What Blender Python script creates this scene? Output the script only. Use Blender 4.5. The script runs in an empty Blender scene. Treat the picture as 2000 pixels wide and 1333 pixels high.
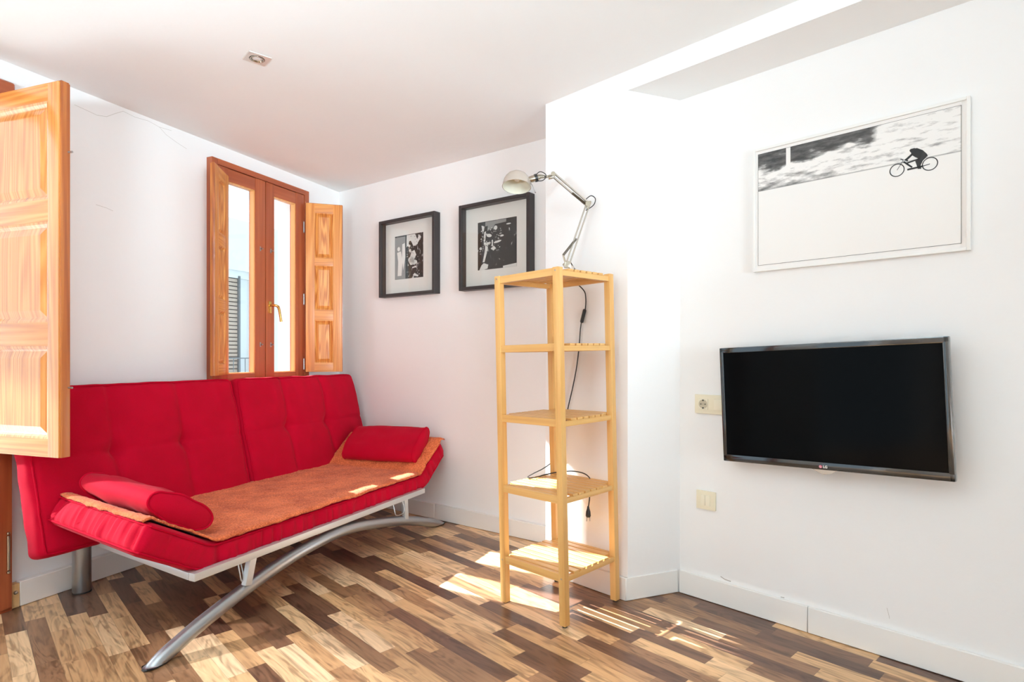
import bpy, bmesh, math, random
from mathutils import Vector, Matrix, noise
C = bpy.context.scene.collection
PI = math.pi
random.seed(7)

# ------------------------------------------------------------------ camera, sky, sun, exposure
cam_data = bpy.data.cameras.new('camera'); cam = bpy.data.objects.new('camera', cam_data); C.objects.link(cam)
cam.location = (0, 0, 1.05); cam.rotation_euler = (math.radians(90), 0, 0)
cam_data.sensor_width = 36; cam_data.lens = 1150/2000*36; cam_data.shift_y = 30.5/2000
cam_data.clip_start = 0.02; cam_data.clip_end = 200
bpy.context.scene.camera = cam
sc = bpy.context.scene
sc.view_settings.view_transform = 'Standard'; sc.view_settings.look = 'None'
sc.view_settings.gamma = 1; sc.view_settings.use_curve_mapping = False
sc.view_settings.exposure = -0.60
sc.cycles.max_bounces = 14; sc.cycles.diffuse_bounces = 10; sc.cycles.glossy_bounces = 6
sc.cycles.transmission_bounces = 8; sc.cycles.transparent_max_bounces = 12
sc.cycles.sample_clamp_indirect = 6
sc.cycles.use_denoising = True
w = bpy.data.worlds.new('sky'); sc.world = w; w.use_nodes = True
bg = w.node_tree.nodes['Background']; bg.inputs[0].default_value = (0.66, 0.86, 1.0, 1); bg.inputs[1].default_value = 2.7

def sun_lamp(name, direction, strength, color, angle):
    d = bpy.data.lights.new(name, 'SUN'); d.energy = strength; d.color = color; d.angle = angle
    o = bpy.data.objects.new(name, d); C.objects.link(o)
    o.rotation_euler = Vector(direction).to_track_quat('-Z', 'Y').to_euler()
    o.location = (-6, 4, 8)
    return o
ELEV = math.radians(35.4)
sun_lamp('sun', (0.868*math.cos(ELEV), -0.497*math.cos(ELEV), -math.sin(ELEV)), 52.0, (.95, 0.98, 1.0), 0.012)

# ------------------------------------------------------------------ frames: every wall has x to the right, y into the wall, z up
def frame(px, py, dx, dy, pz=0):
    return Matrix.Translation((px, py, pz)) @ Matrix.Rotation(math.atan2(dy, dx), 4, 'Z')
F_LEFT = frame(-2.068, 2.459, .3853, .9228)
F_BACK = frame(-.0819, 3.49, .807, -.5905)
F_PIL = frame(.4865, 2.52, .701, -.713)
F_RIGHT = frame(.7404, 2.62, .701, -.713)
F_SOFA = frame(-1.131, 2.098, .4106, .9118)
CEIL = 2.28

def portal(name, frm, x, y, z, sx, sz):
    d = bpy.data.lights.new(name, 'AREA'); d.shape = 'RECTANGLE'; d.size = sx; d.size_y = sz
    d.cycles.is_portal = True
    o = bpy.data.objects.new(name, d); C.objects.link(o)
    o.matrix_world = frm @ Matrix.Translation((x, y, z)) @ Matrix.Rotation(-PI/2, 4, 'X')
    return o
# spotlight added to brighten the sofa's end through the balcony door; reflected sun assumed
gl = bpy.data.lights.new('sofa_end_fill', 'SPOT'); gl.energy = 2600; gl.color = (.96, .96, 1.0); gl.spot_size = math.radians(9.5); gl.spot_blend = .35; gl.shadow_soft_size = .05
go = bpy.data.objects.new('sofa_end_fill', gl); C.objects.link(go)
go.location = (-5.54, 2.18, 2.2); go.rotation_euler = (Vector((-1.53, 2.17, .49))-Vector(go.location)).to_track_quat('-Z', 'Y').to_euler()
portal('sky_portal_door', F_LEFT, -.75, .30, 1.1, 1.3, 2.2)
portal('sky_portal_added_opening', F_LEFT, -3.2, .30, 1.1, 1.7, 2.2)  # unseen opening behind the camera, added to let in more sky light
portal('sky_portal_window', F_LEFT, 1.335, .30, 1.5, .80, 1.36)
# large area light added behind the camera to fill the far walls
fill_area = bpy.data.lights.new('fill_panel', 'AREA'); fill_area.shape = 'RECTANGLE'; fill_area.size = 1.8; fill_area.size_y = 1.3; fill_area.energy = 19; fill_area.spread = math.radians(38); fill_area.color = (.80, .92, 1.0)
so_ = bpy.data.objects.new('fill_panel', fill_area); C.objects.link(so_); so_.location = (2.0, -1.5, 1.35); so_.rotation_euler = Vector((-.50, .84, .07)).to_track_quat('-Z', 'Z').to_euler()
# fill lamp added to brighten the room, bounced off the ceiling behind the camera
fl = bpy.data.lights.new('bounce_fill', 'AREA'); fl.shape = 'DISK'; fl.size = .5; fl.energy = 190; fl.color = (.655, .875, 1.0)
fo = bpy.data.objects.new('bounce_fill', fl); C.objects.link(fo); fo.location = (-1.0, -.15, 1.35); fo.rotation_euler = Vector((-.12, .10, .95)).to_track_quat('-Z', 'Y').to_euler()

# ------------------------------------------------------------------ materials
def newmat(name):
    m = bpy.data.materials.new(name); m.use_nodes = True
    nt = m.node_tree; b = nt.nodes['Principled BSDF']
    return m, nt, b
def simple(name, col, rough=.5, metal=0, coat=0, spec=.5, bump=None, sheen=0):
    m, nt, b = newmat(name)
    b.inputs['Base Color'].default_value = (*col, 1); b.inputs['Roughness'].default_value = rough
    b.inputs['Metallic'].default_value = metal; b.inputs['Coat Weight'].default_value = coat
    b.inputs['Coat Roughness'].default_value = .1
    b.inputs['Specular IOR Level'].default_value = spec; b.inputs['Sheen Weight'].default_value = sheen
    tc = nt.nodes.new('ShaderNodeTexCoord'); n = nt.nodes.new('ShaderNodeTexNoise')
    n.inputs['Scale'].default_value = (bump or (60, 0.02))[0]; nt.links.new(tc.outputs['Object'], n.inputs['Vector'])
    bp = nt.nodes.new('ShaderNodeBump'); bp.inputs['Strength'].default_value = (bump or (60, 0.02))[1]; bp.inputs['Distance'].default_value = .004
    nt.links.new(n.outputs['Fac'], bp.inputs['Height']); nt.links.new(bp.outputs['Normal'], b.inputs['Normal'])
    return m
def N(nt, t, **kw):
    n = nt.nodes.new(t)
    for k, v in kw.items(): setattr(n, k, v)
    return n
def mth(nt, op, a, b=None, c=None):
    n = nt.nodes.new('ShaderNodeMath'); n.operation = op
    for i, v in enumerate((a, b, c)):
        if v is None: continue
        if isinstance(v, (int, float)): n.inputs[i].default_value = v
        else: nt.links.new(v, n.inputs[i])
    return n.outputs[0]
def ramp(nt, fac, stops, interp='LINEAR'):
    r = nt.nodes.new('ShaderNodeValToRGB'); r.color_ramp.interpolation = interp
    el = r.color_ramp.elements
    while len(el) < len(stops): el.new(.5)
    for e, (p, c) in zip(el, stops): e.position = p; e.color = (*c, 1)
    nt.links.new(fac, r.inputs[0]); return r.outputs[0]

def wood(name, c1, c2, c3, axis='z', rough=.35, coat=.3, scale=1.0, wav=1.0, amp=.22, ys=75, spec=.5):
    m, nt, b = newmat(name)
    tc = N(nt, 'ShaderNodeTexCoord'); mp = N(nt, 'ShaderNodeMapping')
    s = {'z': (75, ys, 1.6), 'x': (1.6, 75, 75), 'y': (75, 1.6, 75)}[axis]
    mp.inputs['Scale'].default_value = tuple(v*scale for v in s)
    nt.links.new(tc.outputs['Object'], mp.inputs['Vector'])
    n1 = N(nt, 'ShaderNodeTexNoise'); n1.inputs['Scale'].default_value = 1; n1.inputs['Detail'].default_value = 4
    n1.inputs['Distortion'].default_value = .6*wav
    nt.links.new(mp.outputs[0], n1.inputs['Vector'])
    # growth rings: a slow noise field cut into bands
    mp2 = N(nt, 'ShaderNodeMapping'); s2 = {'z': (9, ys/8, .35), 'x': (.35, 9, 9), 'y': (9, .35, 9)}[axis]
    if amp > .4: s2 = (17, 2, .8)
    mp2.inputs['Scale'].default_value = s2; nt.links.new(tc.outputs['Object'], mp2.inputs['Vector'])
    n2 = N(nt, 'ShaderNodeTexNoise'); n2.inputs['Scale'].default_value = 1; n2.inputs['Detail'].default_value = 1
    nt.links.new(mp2.outputs[0], n2.inputs['Vector'])
    band = mth(nt, 'MULTIPLY_ADD', mth(nt, 'SINE', mth(nt, 'MULTIPLY', n2.outputs['Fac'], 95*wav)), .5, .5)
    f = mth(nt, 'ADD', mth(nt, 'MULTIPLY', n1.outputs['Fac'], 1-amp), mth(nt, 'MULTIPLY', band, amp))
    col = ramp(nt, f, [(.25, c1), (.52, c2), (.82, c3)])
    nt.links.new(col, b.inputs['Base Color'])
    b.inputs['Roughness'].default_value = rough; b.inputs['Coat Weight'].default_value = coat; b.inputs['Coat Roughness'].default_value = .18; b.inputs['Specular IOR Level'].default_value = spec
    bp = N(nt, 'ShaderNodeBump'); bp.inputs['Strength'].default_value = .12; bp.inputs['Distance'].default_value = .003
    nt.links.new(f, bp.inputs['Height']); nt.links.new(bp.outputs['Normal'], b.inputs['Normal'])
    return m

def wall_paint(name, col, rough=.75):
    m, nt, b = newmat(name)
    tc = N(nt, 'ShaderNodeTexCoord')
    n = N(nt, 'ShaderNodeTexNoise'); n.inputs['Scale'].default_value = 2.2; n.inputs['Detail'].default_value = 5
    nt.links.new(tc.outputs['Object'], n.inputs['Vector'])
    c = ramp(nt, n.outputs['Fac'], [(.3, tuple(v*.985 for v in col)), (.7, col)])
    nt.links.new(c, b.inputs['Base Color']); b.inputs['Roughness'].default_value = rough; b.inputs['Specular IOR Level'].default_value = .3
    bp = N(nt, 'ShaderNodeBump'); bp.inputs['Strength'].default_value = .25; bp.inputs['Distance'].default_value = .01
    n3 = N(nt, 'ShaderNodeTexNoise'); n3.inputs['Scale'].default_value = 9; n3.inputs['Detail'].default_value = 6
    nt.links.new(tc.outputs['Object'], n3.inputs['Vector'])
    nt.links.new(n3.outputs['Fac'], bp.inputs['Height']); nt.links.new(bp.outputs['Normal'], b.inputs['Normal'])
    return m
M = {}
M['wall'] = wall_paint('white_wall_paint', (.862, .868, .868))
M['ceiling'] = wall_paint('white_ceiling_paint', (.88, .905, .91), .85)
M['base'] = simple('white_baseboard_lacquer', (.86, .85, .82), .35, spec=.4)
PINE = ((.72, .33, .085), (.60, .22, .042), (.43, .125, .02))
M['pine_z'] = wood('honey_pine_upright', *PINE, 'z', .24, .9, ys=4, spec=.7)
M['pine_soft_z'] = wood('satin_pine_upright', *PINE, 'z', .45, .12, ys=4)
M['pine_soft_x'] = wood('satin_pine_crosswise', *PINE, 'x', .45, .12)
M['pine_bold'] = wood('bold_grained_pine_panel', *PINE, 'z', .45, .12, amp=.55, ys=4)
M['pine_x'] = wood('honey_pine_crosswise', *PINE, 'x', .24, .9, spec=.7)
M['pine_edge'] = wood('darker_pine_edge', (.50, .17, .035), (.38, .10, .02), (.22, .05, .012), 'z', .35, .4)
MAH = ((.42, .105, .035), (.34, .075, .024), (.27, .05, .016))
M['red_wood'] = wood('red_brown_stained_wood', *MAH, 'z', .4, .25, wav=.4)
M['red_wood_x'] = wood('red_brown_stained_wood_crosswise', *MAH, 'x', .4, .25, wav=.4)
M['bead'] = wood('pale_glazing_bead', (.78, .42, .16), (.70, .34, .11), (.6, .26, .08), 'z', .4, .2, wav=.4)
BIR = ((.72, .43, .155), (.66, .365, .115), (.56, .28, .08))
M['birch_z'] = wood('light_birch_upright', *BIR, 'z', .42, .15, wav=.35)
M['birch_x'] = wood('light_birch_crosswise', *BIR, 'x', .42, .15, wav=.35)
M['birch_y'] = wood('light_birch_depthwise', *BIR, 'y', .42, .15, wav=.35)
M['raw_wood'] = wood('raw_pine_block', (.75, .5, .25), (.66, .4, .17), (.5, .28, .1), 'z', .6, 0)
M['silver'] = simple('silver_painted_steel', (.40, .41, .42), .30, .85)
M['rail_silver'] = simple('pale_silver_rail', (.66, .66, .65), .38, .55)
M['chrome'] = simple('brushed_nickel', (.46, .41, .33), .25, 1)
M['brass'] = simple('polished_brass', (.80, .55, .18), .2, 1)
M['steel'] = simple('dull_steel', (.45, .45, .45), .35, 1)
M['black'] = simple('black_plastic', (.012, .012, .012), .4)
M['black_gloss'] = simple('glossy_black_bezel', (.008, .007, .007), .08, coat=1)
M['screen'] = simple('dark_tv_screen', (.002, .002, .0022), .10, spec=.045, bump=(60, 0.0))
M['frame_black'] = simple('matt_black_frame', (.030, .024, .024), .45)
M['frame_white'] = simple('white_frame_paint', (.83, .83, .81), .4)
M['mat_white'] = simple('white_mount_board', (.84, .82, .80), .8)
M['socket'] = simple('cream_socket_plastic', (.78, .72, .55), .3, spec=.5)
M['socket_in'] = simple('cream_socket_key', (.82, .77, .61), .25, spec=.5)
M['lamp_white'] = simple('cream_lamp_enamel', (.50, .43, .37), .25, .3)
M['arm'] = simple('dull_nickel_arm', (.36, .32, .27), .35, .55)
M['lamp_in'] = simple('pale_lamp_inside', (.62, .60, .50), .5)
M['rubber'] = simple('dark_rubber', (.03, .025, .022), .6)
M['ink'] = simple('black_print_ink', (.012, .012, .012), .6)
M['grey_ink'] = simple('grey_print_ink', (.30, .30, .30), .6)
M['white_ink'] = simple('white_print_paper', (.75, .75, .74), .6)
M['crack'] = simple('grey_hairline_crack', (.42, .39, .36), .9)
M['bulb'] = simple('frosted_spot_lens', (.75, .75, .75), .15)

def fabric(name, c_a, c_b, scale=420, bump=.25, rough=.85, sheen=.25, wrinkle=.0):
    m, nt, b = newmat(name)
    tc = N(nt, 'ShaderNodeTexCoord')
    n = N(nt, 'ShaderNodeTexNoise'); n.inputs['Scale'].default_value = scale; n.inputs['Detail'].default_value = 3
    nt.links.new(tc.outputs['Object'], n.inputs['Vector'])
    nl = N(nt, 'ShaderNodeTexNoise'); nl.inputs['Scale'].default_value = 9; nl.inputs['Detail'].default_value = 4
    nt.links.new(tc.outputs['Object'], nl.inputs['Vector'])
    f = mth(nt, 'ADD', mth(nt, 'MULTIPLY', n.outputs['Fac'], .6), mth(nt, 'MULTIPLY', nl.outputs['Fac'], .4))
    nt.links.new(ramp(nt, f, [(.35, c_a), (.65, c_b)]), b.inputs['Base Color'])
    b.inputs['Roughness'].default_value = rough; b.inputs['Sheen Weight'].default_value = sheen; b.inputs['Specular IOR Level'].default_value = .07
    h = mth(nt, 'ADD', n.outputs['Fac'], mth(nt, 'MULTIPLY', nl.outputs['Fac'], wrinkle*12))
    bp = N(nt, 'ShaderNodeBump'); bp.inputs['Strength'].default_value = bump; bp.inputs['Distance'].default_value = .002
    nt.links.new(h, bp.inputs['Height']); nt.links.new(bp.outputs['Normal'], b.inputs['Normal'])
    return m
M['red'] = fabric('crimson_cotton_cover', (.37, .0004, .014), (.47, .0008, .021), 500, .12, .8, .03, .3)
M['piping'] = fabric('crimson_piping', (.36, .0004, .014), (.46, .0008, .020), 700, .1, .85, .0)
M['throw'] = fabric('rust_orange_wool', (.36, .055, .015), (.84, .225, .085), 150, 1.0, .95, .1)

def floor_material():
    m, nt, b = newmat('mixed_strip_laminate')
    tc = N(nt, 'ShaderNodeTexCoord'); sp = N(nt, 'ShaderNodeSeparateXYZ'); nt.links.new(tc.outputs['Object'], sp.inputs[0])
    X, Y = sp.outputs[0], sp.outputs[1]
    a = mth(nt, 'ADD', mth(nt, 'MULTIPLY', X, -.685), mth(nt, 'MULTIPLY', Y, .728))
    c = mth(nt, 'ADD', mth(nt, 'MULTIPLY', X, .728), mth(nt, 'MULTIPLY', Y, .685))
    WD = .064
    cr = mth(nt, 'DIVIDE', c, WD); row = mth(nt, 'FLOOR', cr)
    w1 = N(nt, 'ShaderNodeTexWhiteNoise', noise_dimensions='1D'); nt.links.new(row, w1.inputs['W'])
    w2 = N(nt, 'ShaderNodeTexWhiteNoise', noise_dimensions='1D'); nt.links.new(mth(nt, 'ADD', row, 131.7), w2.inputs['W'])
    length = mth(nt, 'MULTIPLY_ADD', w2.outputs['Value'], .16, .30)
    ar = mth(nt, 'ADD', mth(nt, 'DIVIDE', a, length), mth(nt, 'MULTIPLY', w1.outputs['Value'], 37.0))
    cell = mth(nt, 'FLOOR', ar)
    cb = N(nt, 'ShaderNodeCombineXYZ'); nt.links.new(cell, cb.inputs[0]); nt.links.new(row, cb.inputs[1])
    wn = N(nt, 'ShaderNodeTexWhiteNoise', noise_dimensions='2D'); nt.links.new(cb.outputs[0], wn.inputs['Vector'])
    rnd = wn.outputs['Value']
    base = ramp(nt, rnd, [(0, (.135, .064, .038)), (.13, (.19, .094, .052)), (.27, (.29, .150, .075)), (.40, (.42, .230, .112)),
                          (.53, (.56, .325, .158)), (.66, (.67, .415, .21)), (.79, (.76, .505, .28)), (.91, (.83, .58, .35))], 'CONSTANT')
    # grain in plank coordinates
    gv = N(nt, 'ShaderNodeCombineXYZ')
    nt.links.new(mth(nt, 'MULTIPLY', a, 3.0), gv.inputs[0])
    nt.links.new(mth(nt, 'MULTIPLY', c, 46.0), gv.inputs[1])
    nt.links.new(mth(nt, 'MULTIPLY', rnd, 61.0), gv.inputs[2])
    g = N(nt, 'ShaderNodeTexNoise'); g.inputs['Scale'].default_value = 1; g.inputs['Detail'].default_value = 6; g.inputs['Distortion'].default_value = 1.2
    nt.links.new(gv.outputs[0], g.inputs['Vector'])
    gv2 = N(nt, 'ShaderNodeCombineXYZ')
    nt.links.new(mth(nt, 'MULTIPLY', a, 2.2), gv2.inputs[0]); nt.links.new(mth(nt, 'MULTIPLY', c, 11.0), gv2.inputs[1])
    nt.links.new(mth(nt, 'MULTIPLY', rnd, 97.0), gv2.inputs[2])
    g2 = N(nt, 'ShaderNodeTexNoise'); g2.inputs['Scale'].default_value = 1; g2.inputs['Detail'].default_value = 2; g2.inputs['Distortion'].default_value = 2.0
    nt.links.new(gv2.outputs[0], g2.inputs['Vector'])
    rings = mth(nt, 'MULTIPLY_ADD', mth(nt, 'SINE', mth(nt, 'MULTIPLY', g2.outputs['Fac'], 26)), .5, .5)
    gg = mth(nt, 'ADD', mth(nt, 'MULTIPLY', g.outputs['Fac'], .80), mth(nt, 'MULTIPLY', rings, .20))
    dark = ramp(nt, gg, [(.32, (.45, .40, .37)), (.50, (.90, .88, .86)), (.72, (1.10, 1.10, 1.10))])
    mx = N(nt, 'ShaderNodeMix', data_type='RGBA', blend_type='MULTIPLY'); mx.inputs[0].default_value = .9
    nt.links.new(base, mx.inputs[6]); nt.links.new(dark, mx.inputs[7])
    # seams between strips
    fr = mth(nt, 'FRACT', cr); fa = mth(nt, 'FRACT', ar)
    s1 = mth(nt, 'LESS_THAN', fr, .018); s2 = mth(nt, 'LESS_THAN', fa, .004)
    seam = mth(nt, 'MULTIPLY', mth(nt, 'MAXIMUM', s1, s2), .45)
    mx2 = N(nt, 'ShaderNodeMix', data_type='RGBA'); nt.links.new(seam, mx2.inputs[0])
    nt.links.new(mx.outputs[2], mx2.inputs[6]); mx2.inputs[7].default_value = (.05, .025, .015, 1)
    nt.links.new(mx2.outputs[2], b.inputs['Base Color'])
    b.inputs['Roughness'].default_value = .30; b.inputs['Specular IOR Level'].default_value = .5
    bp = N(nt, 'ShaderNodeBump'); bp.inputs['Strength'].default_value = .06; bp.inputs['Distance'].default_value = .002
    nt.links.new(gg, bp.inputs['Height']); nt.links.new(bp.outputs['Normal'], b.inputs['Normal'])
    return m
M['floor'] = floor_material()

def pane_glass(name, refl=.03):
    m = bpy.data.materials.new(name); m.use_nodes = True; nt = m.node_tree; nt.nodes.clear()
    o = N(nt, 'ShaderNodeOutputMaterial'); mix = N(nt, 'ShaderNodeMixShader'); t = N(nt, 'ShaderNodeBsdfTransparent')
    g = N(nt, 'ShaderNodeBsdfGlossy'); g.inputs['Roughness'].default_value = .01; t.inputs[0].default_value = (.97, .985, .98, 1)
    fz = N(nt, 'ShaderNodeLayerWeight'); fz.inputs[0].default_value = .5
    nt.links.new(mth(nt, 'MULTIPLY_ADD', mth(nt, 'POWER', fz.outputs['Facing'], 5), .95, refl), mix.inputs[0]); nt.links.new(t.outputs[0], mix.inputs[1]); nt.links.new(g.outputs[0], mix.inputs[2])
    nt.links.new(mix.outputs[0], o.inputs[0]); return m
M['glass'] = pane_glass('clear_pane_glass')

# ------------------------------------------------------------------ mesh builder
class MB:
    def __init__(self): self.bm = bmesh.new()
    def box(self, x0, x1, y0, y1, z0, z1, bev=0, mat=None, seg=2):
        r = bmesh.ops.create_cube(self.bm, size=1)
        vs = r['verts']
        bmesh.ops.scale(self.bm, vec=(abs(x1-x0), abs(y1-y0), abs(z1-z0)), verts=vs)
        bmesh.ops.translate(self.bm, vec=((x0+x1)/2, (y0+y1)/2, (z0+z1)/2), verts=vs)
        if bev:
            es = list({e for v in vs for e in v.link_edges})
            rr = bmesh.ops.bevel(self.bm, geom=vs+es, offset=bev, segments=seg, affect='EDGES', profile=.7)
            vs = list({v for f in rr['faces'] for v in f.verts} | {v for v in vs if v.is_valid})
        if mat is not None: bmesh.ops.transform(self.bm, matrix=mat, verts=vs)
        return self
    def tube(self, pts, r, seg=12, closed=False, caps=True):
        pts = [Vector(p) for p in pts]; n = len(pts)
        rs = r if isinstance(r, (list, tuple)) else [r]*n
        rings = []; prev = None
        for i, p in enumerate(pts):
            if closed: t = pts[(i+1) % n]-pts[i-1]
            else: t = pts[min(i+1, n-1)]-pts[max(i-1, 0)]
            t.normalize()
            if prev is None:
                u = t.orthogonal().normalized()
                if abs(t.z) < .95: u = t.cross(Vector((0, 0, 1))).normalized()
            else:
                u = (prev - t*prev.dot(t)); u = u.normalized() if u.length > 1e-6 else t.orthogonal().normalized()
            prev = u; v = t.cross(u)
            rings.append([self.bm.verts.new(p + (u*math.cos(2*PI*k/seg)+v*math.sin(2*PI*k/seg))*rs[i]) for k in range(seg)])
        m = n if closed else n-1
        for i in range(m):
            A, B = rings[i], rings[(i+1) % n]
            for k in range(seg): self.bm.faces.new((A[k], A[(k+1) % seg], B[(k+1) % seg], B[k]))
        if caps and not closed:
            self.bm.faces.new(rings[0][::-1]); self.bm.faces.new(rings[-1])
        return self
    def lathe(self, prof, mat=None, seg=32, cap0=False, cap1=False):
        mat = mat or Matrix.Identity(4); rings = []
        for r, z in prof:
            rings.append([self.bm.verts.new(mat @ Vector((r*math.cos(2*PI*k/seg), r*math.sin(2*PI*k/seg), z))) for k in range(seg)])
        for A, B in zip(rings, rings[1:]):
            for k in range(seg): self.bm.faces.new((A[k], A[(k+1) % seg], B[(k+1) % seg], B[k]))
        if cap0: self.bm.faces.new(rings[0][::-1])
        if cap1: self.bm.faces.new(rings[-1])
        return self
    def prism(self, poly, z0, z1, mat=None):
        mat = mat or Matrix.Identity(4)
        a = [self.bm.verts.new(mat @ Vector((x, y, z0))) for x, y in poly]
        b = [self.bm.verts.new(mat @ Vector((x, y, z1))) for x, y in poly]
        n = len(poly)
        self.bm.faces.new(a[::-1]); self.bm.faces.new(b)
        for i in range(n): self.bm.faces.new((a[i], a[(i+1) % n], b[(i+1) % n], b[i]))
        return self
    def build(self, name, mat, parent=None, smooth=False, recalc=True, mw=None, tri=False):
        if recalc: bmesh.ops.recalc_face_normals(self.bm, faces=self.bm.faces)
        me = bpy.data.meshes.new(name); self.bm.to_mesh(me); self.bm.free()
        if smooth:
            for p in me.polygons: p.use_smooth = True
            if smooth != 'all':
                try: me.set_sharp_from_angle(angle=math.radians(38))
                except Exception: pass
        me.materials.append(mat)
        o = bpy.data.objects.new(name, me); C.objects.link(o)
        if parent: o.parent = parent
        if mw is not None: o.matrix_world = mw
        return o
def struct(o):
    o['kind'] = 'structure'; return o
def thing(name, label, cat, mw, group=None):
    o = bpy.data.objects.new(name, None); C.objects.link(o); o.empty_display_size = .1
    o.matrix_world = mw; o['label'] = label; o['category'] = cat
    if group: o['group'] = group
    return o
def tag(o, label, cat, group=None):
    o['label'] = label; o['category'] = cat
    if group: o['group'] = group
    return o
def T(x, y, z): return Matrix.Translation((x, y, z))
def R(a, ax): return Matrix.Rotation(math.radians(a), 4, ax)

# ------------------------------------------------------------------ the room shell
def wp(frm, x, y=0):
    v = frm @ Vector((x, y, 0)); return (v.x, v.y)
WY = .035     # plaster of the left wall, a little behind the baseboard face
# left wall in local coordinates, with the balcony doorway, an unseen second one added for light, and the window cut out
S0, S1 = -5.35, 2.35
lw = MB()
def wpiece(mb, x0, x1, z0, z1, y0=WY, y1=.27): mb.box(x0, x1, y0, y1, z0, z1)
D1 = (-1.38, -.022); D2 = (-4.1, -2.35); WN = (.947, 1.727)
wpiece(lw, S0, D2[0], 0, CEIL); wpiece(lw, D2[0], D2[1], 2.2, CEIL); wpiece(lw, D2[1], D1[0], 0, CEIL)
wpiece(lw, D1[0], D1[1], 2.18, CEIL); wpiece(lw, D1[1], WN[0], 0, CEIL)
wpiece(lw, WN[0], WN[1], 0, .83); wpiece(lw, WN[0], WN[1], 2.185, CEIL); wpiece(lw, WN[1], S1, 0, CEIL)
struct(lw.build('wall_left', M['wall'], mw=F_LEFT))
# back wall with the two small pictures; runs on behind the pillar
bw = MB(); bw.box(-1.62, .50, .022, .20, 0, CEIL)
struct(bw.build('wall_back', M['wall'], mw=F_BACK))
# pillar: boxed-out wall right of the shelf with its slanted return, and the dropped beam above the recess
pil = MB()
tl = -.475
ret_a = F_PIL @ Vector((0, .015, 0)); ret_b = F_RIGHT @ Vector((0, .015, 0))
inv = F_PIL.inverted()
rb = inv @ ret_b
poly = [(tl, .015), (0, .015), (rb.x, rb.y), (rb.x+.0, rb.y+.25), (tl+.02, rb.y+.55), (tl, .6)]
pil.prism(poly, 0, CEIL)
struct(pil.build('wall_pillar', M['wall'], mw=F_PIL))
struct(MB().box(-.0, 4.55, .015, rb.y+.01, 2.195, CEIL).build('ceiling_beam', M['wall'], mw=F_PIL))
rw = MB()
v = [(-.036, 2.195+.02), (-.0, 0)]
b_ = rw.bm
def vv(x, y, z): return b_.verts.new((x, y, z))
fr = [vv(0, .015, 0), vv(4.6, .015, 0), vv(4.6, .015, CEIL), vv(-.036, .015, CEIL)]
bk = [vv(0, .2, 0), vv(4.6, .2, 0), vv(4.6, .2, CEIL), vv(-.036, .2, CEIL)]
b_.faces.new(fr); b_.faces.new(bk[::-1])
for i in range(4): b_.faces.new((fr[i], bk[i], bk[(i+1) % 4], fr[(i+1) % 4]))
struct(rw.build('wall_right', M['wall'], mw=F_RIGHT))
# rear wall behind the viewer, 
cx0 = (F_LEFT @ Vector((S0, WY, 0))); cx1 = (F_RIGHT @ Vector((4.6, .015, 0)))
rr = MB()
ry = -2.05
xl, xr = -4.35, 4.3
rr.box(xl, xr, ry-.2, ry, 0, CEIL)
struct(rr.build('wall_rear', M['wall']))
# floor and ceiling follow the footprint
foot = [wp(F_LEFT, S0, .27), wp(F_LEFT, 2.3, .27), wp(F_BACK, -1.3, .2), wp(F_BACK, .5, .2), wp(F_RIGHT, -.25, .35), wp(F_RIGHT, 4.6, .2), (xr, ry-.2), (-4.2, ry-.2)]
struct(MB().prism(foot, -.08, 0).build('floor', M['floor']))
struct(MB().prism(foot, CEIL, CEIL+.15).build('ceiling', M['ceiling']))

# baseboards in lengths with fine joints between them
def baseboard(name, frm, segs, y0, y1, h=.10):
    mb = MB()
    for a, b in segs: mb.box(a, b, y0, y1, 0.002, h, bev=.002, seg=1)
    return struct(mb.build(name, M['base'], mw=frm, smooth=True))
baseboard('baseboard_left', F_LEFT, [(.012, 2.07)], 0, .034, .105)
baseboard('baseboard_back', F_BACK, [(-1.49, -.5215), (-.5195, .42)], 0, .021)
baseboard('baseboard_middle', F_PIL, [(tl-.002, .0)], 0, .014)
# slanted return: its own frame between the two corners
ra = F_PIL @ Vector((0, 0, 0)); rbb = F_RIGHT @ Vector((0, 0, 0))
F_RET = frame(ra.x, ra.y, rbb.x-ra.x, rbb.y-ra.y); RL = (rbb-ra).length
baseboard('baseboard_return', F_RET, [(.003, RL-.002)], 0, .012)
baseboard('baseboard_right', F_RIGHT, [(0.004, .541), (.543, 4.5)], 0, .014)
struct(MB().box(-.018, .0105, .0, .034, .002, .10, bev=.002).build('trim_1', M['raw_wood'], mw=F_LEFT))
scr = MB().lathe([(.0, .006), (.006, .005), (.008, 0)], T(-.004, -.0005, .065) @ R(90, 'X'), 12)
tr = scr.build('screw', M['steel'], bpy.data.objects['trim_1'], True)

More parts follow.
